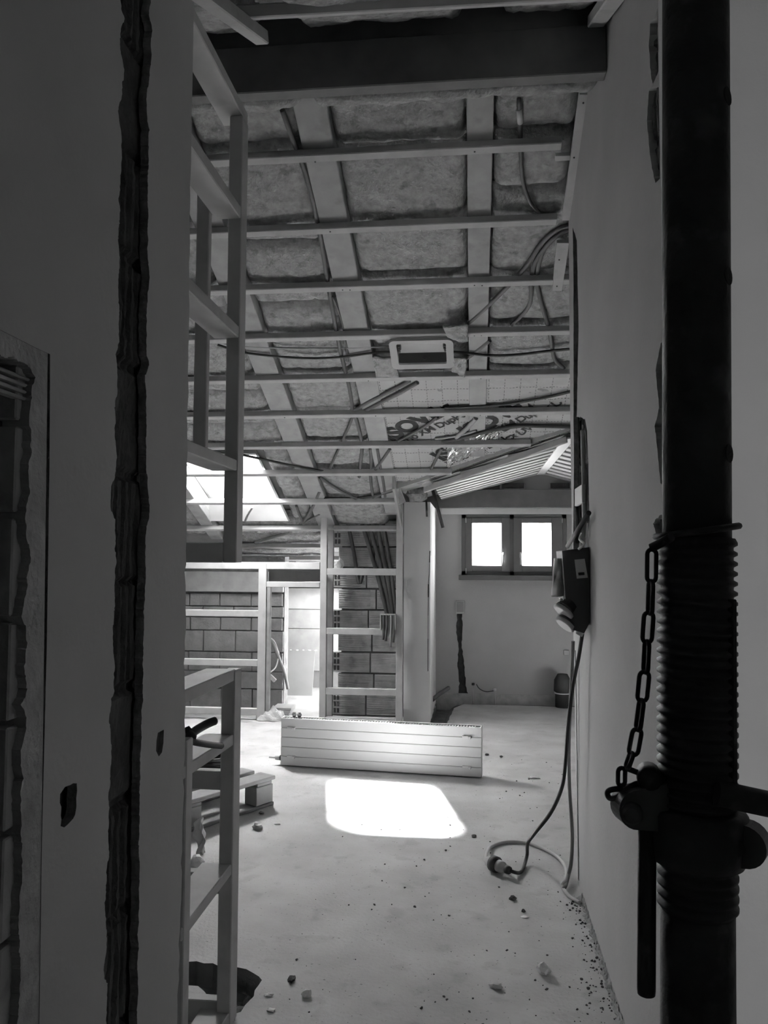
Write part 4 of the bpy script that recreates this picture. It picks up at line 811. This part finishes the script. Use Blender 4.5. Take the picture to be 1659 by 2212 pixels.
mb = MB(); P = [onY(1029, 1478, 8.55), onY(1036, 1488, 8.54), onY(1050, 1494, 8.54), onY(1068, 1492, 8.55)]; mb.tube(spline(P, 5), 0.005, 6); tag(mb.build('cable', 'conduit'), 'thin dark wire between the two pipe stubs at the far wall', 'cable')
mb = MB(); mb.tube(spline([(-0.25, 7.5, -0.05), (-0.22, 8.2, -0.05), (-0.14, 8.46, -0.04), (0.1, 8.5, -0.04), (0.6, 8.5, -0.035), (1.3, 8.5, -0.03)], 6), 0.028, 10); tag(mb.build('floor_pipe', 'conduit'), 'dark pipe lying in the floor trench along the far wall', 'pipe')
mb = MB(); mb.tube(spline([onY(934, 1512, 8.0), onY(945, 1502, 8.1), onY(957, 1494, 8.2), onY(969, 1486, 8.35)], 5), 0.02, 10); tag(mb.build('hose', 'conduit'), 'dark hose bending out of the trench beside the pale column', 'hose')
mb = MB(); p = onY(1216, 1512, 8.4); mb.lathe((p.x, 8.42, -0.09), (0, 0, 1), [(0, 0.075), (0.24, 0.075), (0.25, 0.09), (0.36, 0.085), (0.42, 0.05)], 14); pk = mb.build('wrapped_pipe', 'black'); tag(pk, 'dark wrapped pipe standing in the trench at the right', 'pipe')
mb = MB(); mb.lathe((p.x, 8.42, 0.135), (0, 0, 1), [(0, 0.082), (0.012, 0.082)], 14, True); mb.build('tie_band', 'white', pk)
mb = MB(); mb.box((0.93, 8.58, 0.50), (0.985, 8.599, 0.55), 0.003); tag(mb.build('wall_bracket', 'grey'), 'small grey bracket on the far wall at the right edge', 'bracket')

# ================================================================== PALLET, HOSES AND OTHER THINGS LEFT
pe2 = empty('pallet', (-1.6, 4.7, 0), 'wooden pallet on the floor behind the lower stud frame', 'pallet')
dirp = V(0.52, 0.86, 0).normalized(); perp = V(-dirp.y, dirp.x, 0); p0 = V(-1.345, 4.66, 0)
def pp(a, b, z): return p0+dirp*a+perp*b+V(0, 0, z)
def pbox(a0, a1, b0, b1, z0, z1, nm, m):
    mb = MB(); mb.hull8([pp(a0, b0, z0), pp(a1, b0, z0), pp(a1, b1, z0), pp(a0, b1, z0), pp(a0, b0, z1), pp(a1, b0, z1), pp(a1, b1, z1), pp(a0, b1, z1)], 0.004); return mb.build(nm, m, pe2)
for b0 in (0.0, 0.36, 0.70):
    for a0 in (0.13, -0.42, -0.95): pbox(a0, a0+0.14, b0, b0+0.10, 0.022, 0.13, 'block', 'wood_grey')
    pbox(-0.95, 0.28, b0, b0+0.10, 0.0, 0.02, 'bottom_board', 'wood_grey')
for a0 in (0.14, -0.40, -0.94): pbox(a0, a0+0.12, 0.0, 0.80, 0.132, 0.152, 'stringer_board', 'wood_grey')
for b0, b1 in ((-0.01, 0.12), (0.17, 0.29), (0.34, 0.46), (0.51, 0.63), (0.68, 0.80)): pbox(-0.95, 0.28, b0, b1, 0.154, 0.176, 'deck_board', 'wood_grey')
mb = MB(); c = V(-1.60, 4.93, 0.176)
for k in range(5): mb.tube([c+V((0.13-0.004*k)*math.cos(t*math.pi/12), (0.13-0.004*k)*math.sin(t*math.pi/12), 0.014+k*0.020) for t in range(24)], 0.011, 8, True)
tag(mb.build('coiled_hose', 'conduit'), 'dark coil of hose lying on the pallet', 'hose')
mb = MB(); P = [onX(398, 1600, -0.80), onX(420, 1580, -0.79), onX(445, 1565, -0.775), onX(464, 1557, -0.76)]; mb.tube(spline(P, 5), 0.0125, 12); tag(mb.build('pipe_sleeve', 'black'), 'thick black pipe sleeve sticking out behind the left wall end', 'pipe')
P = spline([onX(398, 1598, -0.80), onX(425, 1604, -0.78), onX(455, 1609, -0.77), onX(479, 1611, -0.765)], 12)
mb = MB(); mb.tube(P, lambda t: 0.008+0.002*(int(t*36) % 2), 10); tag(mb.build('corrugated_conduit', 'black'), 'black corrugated conduit end poking out behind the left wall end', 'conduit')
mb = MB(); mb.blob(onX(408, 1590, -0.80), 0.022, 2, 0.3); tag(mb.build('pipe_elbow', 'black'), 'black elbow joining the two pipe ends behind the left wall end', 'pipe')
# pale rag / glove hanging near the pallet
c = onY(432, 1782, 4.05)
def ragf(a, b):
    n1 = noise.noise(Vector((a*2.2, b*3.1, 1.3))); n2 = noise.noise(Vector((a*2.6, b*3.4, 8.3))); w = 0.035*(1.15-b+0.5*noise.noise(Vector((b*4, 3, 3))))
    return c+V((a-0.5)*2*w+0.03*n1+0.02*b, 0.03*math.sin(a*5)+0.03*n2, 0.03*math.sin(a*3.1)-0.17*b)
mb = MB(); mb.grid(ragf, 14, 18)
rg = mb.build('rag', 'bag'); rg.modifiers.new('thick', 'SOLIDIFY').thickness = 0.006
tag(rg, 'pale twisted rag lying below the pallet edge', 'rag')
mb = MB(); mb.blob(onZ(424, 1862, 0.03), 0.035, 7, 0.4, (1, 1, .8)); tag(mb.build('plaster_lump', 'chip'), 'pale lump on the floor left behind the lower stud frame', 'rubble', 'rubble lumps')

# ================================================================== RUBBLE ON THE FLOOR
def lump(px, r, seed, m, label, sc=(1, 1, .7)):
    p = onZ(*px, 0); mb = MB(); mb.blob((p.x, p.y, r*sc[2]*0.75), r, seed, 0.35, sc, 2); return tag(mb.build('rubble_lump', m), label, 'rubble', 'rubble lumps')
lump((557, 1790), 0.027, 1, 'chip', 'white plaster lump on the floor right of the pallet')
lump((1175, 2104), 0.023, 2, 'chip', 'white plaster lump on the floor near the foot of the right wall', (1, 1, .9))
lump((661, 2152), 0.016, 3, 'chip', 'grey-white crumb on the floor right of the pit')
lump((581, 2151), 0.010, 4, 'chip', 'bright white chip on the floor closest to the pit', (1.4, 1, .4))
lump((585, 2184), 0.011, 5, 'chip', 'pale chip near the bottom edge left of the passage', (1.4, 1, .4))
lump((1072, 2134), 0.018, 6, 'floor', 'low grey floor-coloured crumb near the bottom centre', (1.3, 1, .5))
lump((1108, 1944), 0.014, 7, 'grit', 'dark lump on the floor below the plug shadow', (1.2, 1, .7))
lump((630, 2118), 0.012, 8, 'grit', 'small dark crumb with pale tip on the floor right of the lower frame', (1, 1.8, .7))
lump((1154, 1682), 0.018, 9, 'chip', 'white sliver on the floor right of the radiator', (2.0, .8, .5))
lump((1131, 1970), 0.009, 10, 'grit', 'dark crumb below the plug, lower one', (1, 1, .7))
lump((1133, 1982), 0.011, 11, 'chip', 'pale flat chip below the plug', (1.5, 1, .3))
lump((599, 1781), 0.012, 12, 'chip', 'small pale flake right of the white lump by the pallet', (1.6, .8, .3))
lump((565, 1758), 0.012, 13, 'grit', 'dark crumb on the floor beside the pallet', (1.3, 1, .6))
lump((1024, 1808), 0.012, 14, 'grit', 'dark crumb on the floor right of the sunlit patch', (1.2, 1, .6))
lump((1052, 1632), 0.013, 15, 'grit', 'dark crumb just right of the radiator end', (1.2, 1, .7))
lump((1083, 1636), 0.012, 16, 'grit', 'dark crumb second right of the radiator end', (1, 1, .7))
rng = random.Random(11); mb = MB()
for k in range(460):                                                # uncountable crumbs
    if k < 260: y = 2.5+1.2*rng.random()**1.9; x = RX-abs(rng.gauss(0, 0.05*(1+2.2*max(0, 2.95-y))))-0.006
    elif k < 410: x, y = rng.uniform(-0.7, 0.44), rng.uniform(2.5, 4.8)
    else: x, y = rng.uniform(0.0, 0.8), rng.uniform(4.8, 6.2)
    r = 0.0016+0.005*rng.random()**2.2; mb.blob((x, y, r*0.4), r, k, 0.4, (1, 1, .7), 1)
tag(mb.build('floor_grit', 'grit'), 'dark grit and crumbs scattered over the concrete floor', 'grit', None, 'stuff')
mb = MB()
for k in range(70):
    x, y = rng.uniform(-0.92, -0.765), rng.uniform(2.68, 2.92); r = rng.uniform(0.006, 0.02); mb.blob((x, y, -0.085+r*0.6+0.05*max(0, (2.8-y)*4)), r, k, 0.5, (1, 1, .8), 1)
tag(mb.build('pit_rubble', 'trench'), 'broken concrete rubble in the floor pit by the lower frame', 'rubble', None, 'stuff')
mb = MB()
def skf(a, b):
    y = 2.0+1.75*a; w = 0.019*(1+0.8*noise.noise(Vector((y*9, 1, 1)))+0.8*noise.noise(Vector((y*40, b*3, 1)))); return V(RX-w*(1-b), y, 0.001+0.016*b*(1+1.2*noise.noise(Vector((y*60, b*4, 2)))))
mb.grid(skf, 260, 6, False); tag(mb.build('mortar_droppings', 'plaster_edge'), 'rough mortar droppings along the foot of the right wall', 'mortar', None, 'stuff')

# ================================================================== STEEL PROP
PYr = 0.78
def ax_at(z):                                                       # axis leans very slightly
    return V(0.2005+0.0135*(z-1.1)/0.95, PYr, z)
tilt = (ax_at(2)-ax_at(1)).normalized()
pr = empty('steel_prop', (ax_at(0).x, PYr, 0), 'dark steel shoring prop standing close at the right', 'prop')
zt = onY(1500, 1163, PYr).z; zc1 = onY(1500, 1735, PYr).z; zc0 = onY(1500, 1850, PYr).z; zth = onY(1500, 1965, PYr).z
RT_, RS = 0.0304, 0.0352
mb = MB(); mb.lathe(ax_at(zt-0.3), tilt, [(0, RT_), (2.72-zt+0.3, RT_)], 40); it = mb.build('inner_tube', 'steel', pr)
for y in (230, 610, 985):
    z = onY(1570, y, PYr).z; c = ax_at(z); d = V(0.80, -0.60, 0).normalized(); mb = MB(); mb.lathe(c+d*(RT_-0.004), d, [(0, 0.0085), (0.0042, 0.0085)], 16); mb.build('pin_hole', 'void', it)  # dark disc on the tube paints the shade in the hole
prof = [(0, RS-0.004), (0.0, RS-0.001)]; z = 0.0; pitch = 0.00905; Lth = zt-zth; n = int(Lth/pitch)
prof = []
for i in range(n): prof += [(i*pitch, RS-0.0035), (i*pitch+pitch*0.28, RS-0.0035), (i*pitch+pitch*0.5, RS), (i*pitch+pitch*0.78, RS)]
prof.append((Lth, RS-0.002)); prof.append((Lth+0.0005, RT_))
mb = MB(); mb.lathe(ax_at(zth), tilt, prof, 48, False); th = mb.build('threaded_sleeve', 'steel', pr)
ds = V(0.74, -0.67, 0).normalized(); sd = ds.cross(V(0, 0, 1)).normalized()
zs0, zs1 = onY(1580, 1715, PYr).z, onY(1580, 1292, PYr).z
mb = MB(); a = ax_at(zs0)+ds*(RS-0.003); b = ax_at(zs1)+ds*(RS-0.003); mb.beam(a, b, 0.008, 0.0075, ds, 0.001); mb.build('slot', 'void', th)  # dark bar set on the sleeve for the shade in the slot
mb = MB(); mb.lathe(ax_at(0.012), tilt, [(0, RS-0.003), (zth-0.012, RS-0.003), (zth-0.0119, RS-0.0035)], 40); mb.build('outer_tube', 'steel', pr)
mb = MB(); c = ax_at(0); mb.box((c.x-.06, PYr-.06, 0), (c.x+.06, PYr+.06, 0.008), 0.002); mb.build('base_plate', 'steel', pr)
mb = MB(); c = ax_at(2.72); mb.box((c.x-.06, PYr-.05, 2.715), (c.x+.06, PYr+.05, 2.723), 0.002); mb.build('head_plate', 'steel', pr)
mb = MB(); ring = [ax_at(onY(1500, 1148, PYr).z)+V(math.cos(t*math.pi/14)*(RS+0.001), math.sin(t*math.pi/14)*(RS+0.001), 0.005*math.cos(t*math.pi/14)) for t in range(28)]; mb.tube(ring, 0.0032, 8, True); mb.build('wire_ring', 'steel', pr)
# collar nut with two ears
hc = zc1-zc0
mb = MB(); mb.lathe(ax_at(zc0-0.004), tilt, [(0, RS), (0.001, RS+0.005), (hc*0.3, RS+0.0075), (hc*0.92, RS+0.0085), (hc, RS+0.006), (hc+0.001, RS-0.001)], 40)
co = mb.build('collar_nut', 'steel', pr)
def ear(px, r, Yd, rod=None):
    c = onY(*px, PYr-Yd); base = ax_at(c.z); d = (c-base); d.z = 0; d.normalize()
    mb = MB(); n = d.cross(V(0, 0, 1)).normalized(); out = []
    L = (V(c.x, c.y, 0)-V(base.x, base.y, 0)).length
    for k in range(13): t = -math.pi/2+math.pi*k/12; out.append((L+r*math.cos(t), c.z+r*math.sin(t)))
    out += [(RS*0.9, c.z+0.012*1.9), (RS*0.9, c.z-0.02)]
    mb.plate(out, [], lambda u, v: base+d*u+V(0, 0, v-base.z)+n*0.011, n, 0.022); return mb, c, d, n
mb, c, d, n = ear((1368, 1742), 0.0175, 0.012); e1 = mb.build('ear', 'steel_lit', co)
vw = V(-0.15, -1, 0).normalized()
mb = MB(); mb.lathe(c+V(-.004, -0.013, -0.002), vw, [(0, 0.010), (0.005, 0.0095), (0.007, 0.006)], 18); mb.build('rivet', 'steel_lit', e1)
mb, c, d, n = ear((1612, 1822), 0.0185, 0.02); e2 = mb.build('ear', 'steel_lit', co)
mb = MB(); mb.lathe(c+V(-.012, -0.012, 0.0), vw, [(0, 0.007), (0.003, 0.007)], 16); mb.build('ear_hole', 'void', e2)  # dark disc painted for the shaded hole in the ear
# hanging handle rod
ha, hb = onY(1398, 1780, PYr-0.005), onY(1396, 2152, PYr-0.005)
mb = MB(); mb.lathe(hb, (ha-hb), [(0, 0.004), (0.002, 0.0078), (0.006, 0.0082), ((ha-hb).length, 0.0082)], 20); mb.build('handle_rod', 'steel', pr)
# locking pin through the slot, pointing to the right
pa, pb = onY(1545, 1712, PYr-0.036), onY(1720, 1750, PYr-0.03)
mb = MB(); mb.tube([pa, pb], 0.0112, 16); mb.build('locking_pin', 'steel', pr)
mb = MB(); c = onY(1401, 1678, PYr-.01); mb.lathe(c+V(0.002, 0.012, 0), vw, [(0, 0.011), (0.02, 0.011), (0.024, 0.009)], 16); b2 = onY(1430, 1690, PYr-.005); mb.tube([c, b2], 0.009, 10); lug = mb.build('pin_head', 'steel', pr)
mb = MB(); mb.tube([onY(1352, 1659, PYr-.01), c], 0.0026, 8); mb.build('pin_wire', 'steel', lug)
mb = MB(); mb.tube(spline([onY(x, y, PYr-.012) for x, y in ((1345, 1703), (1320, 1706), (1312, 1713), (1317, 1724), (1332, 1722), (1350, 1708), (1380, 1692), (1420, 1705))], 5), 0.0026, 8); mb.build('spring_clip', 'steel', lug)
# chain
links = [((1408, 1182), (1407, 1262), 0.0065, 1), ((1406, 1250), (1404, 1331), 0.0065, 0), ((1402, 1318), (1397, 1393), 0.0067, 1), ((1398, 1380), (1394, 1458), 0.0067, 0), ((1393, 1446), (1386, 1520), 0.0068, 1), ((1387, 1507), (1377, 1582), 0.0068, 0), ((1378, 1570), (1366, 1636), 0.0066, 1), ((1367, 1622), (1352, 1664), 0.0055, 0), ((1343, 1654), (1342, 1702), 0.0055, 1)]
che = None
for (a, b, hw, flat) in links:
    Pa, Pb = onY(*a, PYr-0.012), onY(*b, PYr-0.012); ax_ = (Pb-Pa).normalized(); L = (Pb-Pa).length
    side = (V(1, 0.25, 0) if flat else V(0.25, -1, 0)); side = (side-ax_*side.dot(ax_)).normalized(); r = hw-0.0021
    pts = []
    for k in range(9): t = math.pi*k/8; pts.append(Pa+ax_*(hw-r*math.sin(t)*1.0)+side*(r*math.cos(t)))
    for k in range(9): t = math.pi*k/8; pts.append(Pb-ax_*(hw-r*math.sin(t)*1.0)-side*(r*math.cos(t)))
    mb = MB(); mb.tube(pts, 0.0021, 8, True)
    if che is None: che = mb.build('chain', 'steel', pr)
    else: mb.build('chain_link', 'steel', che)
mb = MB(); mb.tube(spline([onY(1406, 1184, PYr-.012), onY(1422, 1176, PYr-.016), onY(1450, 1160, PYr-.03)], 4), 0.0042, 8); mb.build('chain_eye', 'steel', che)
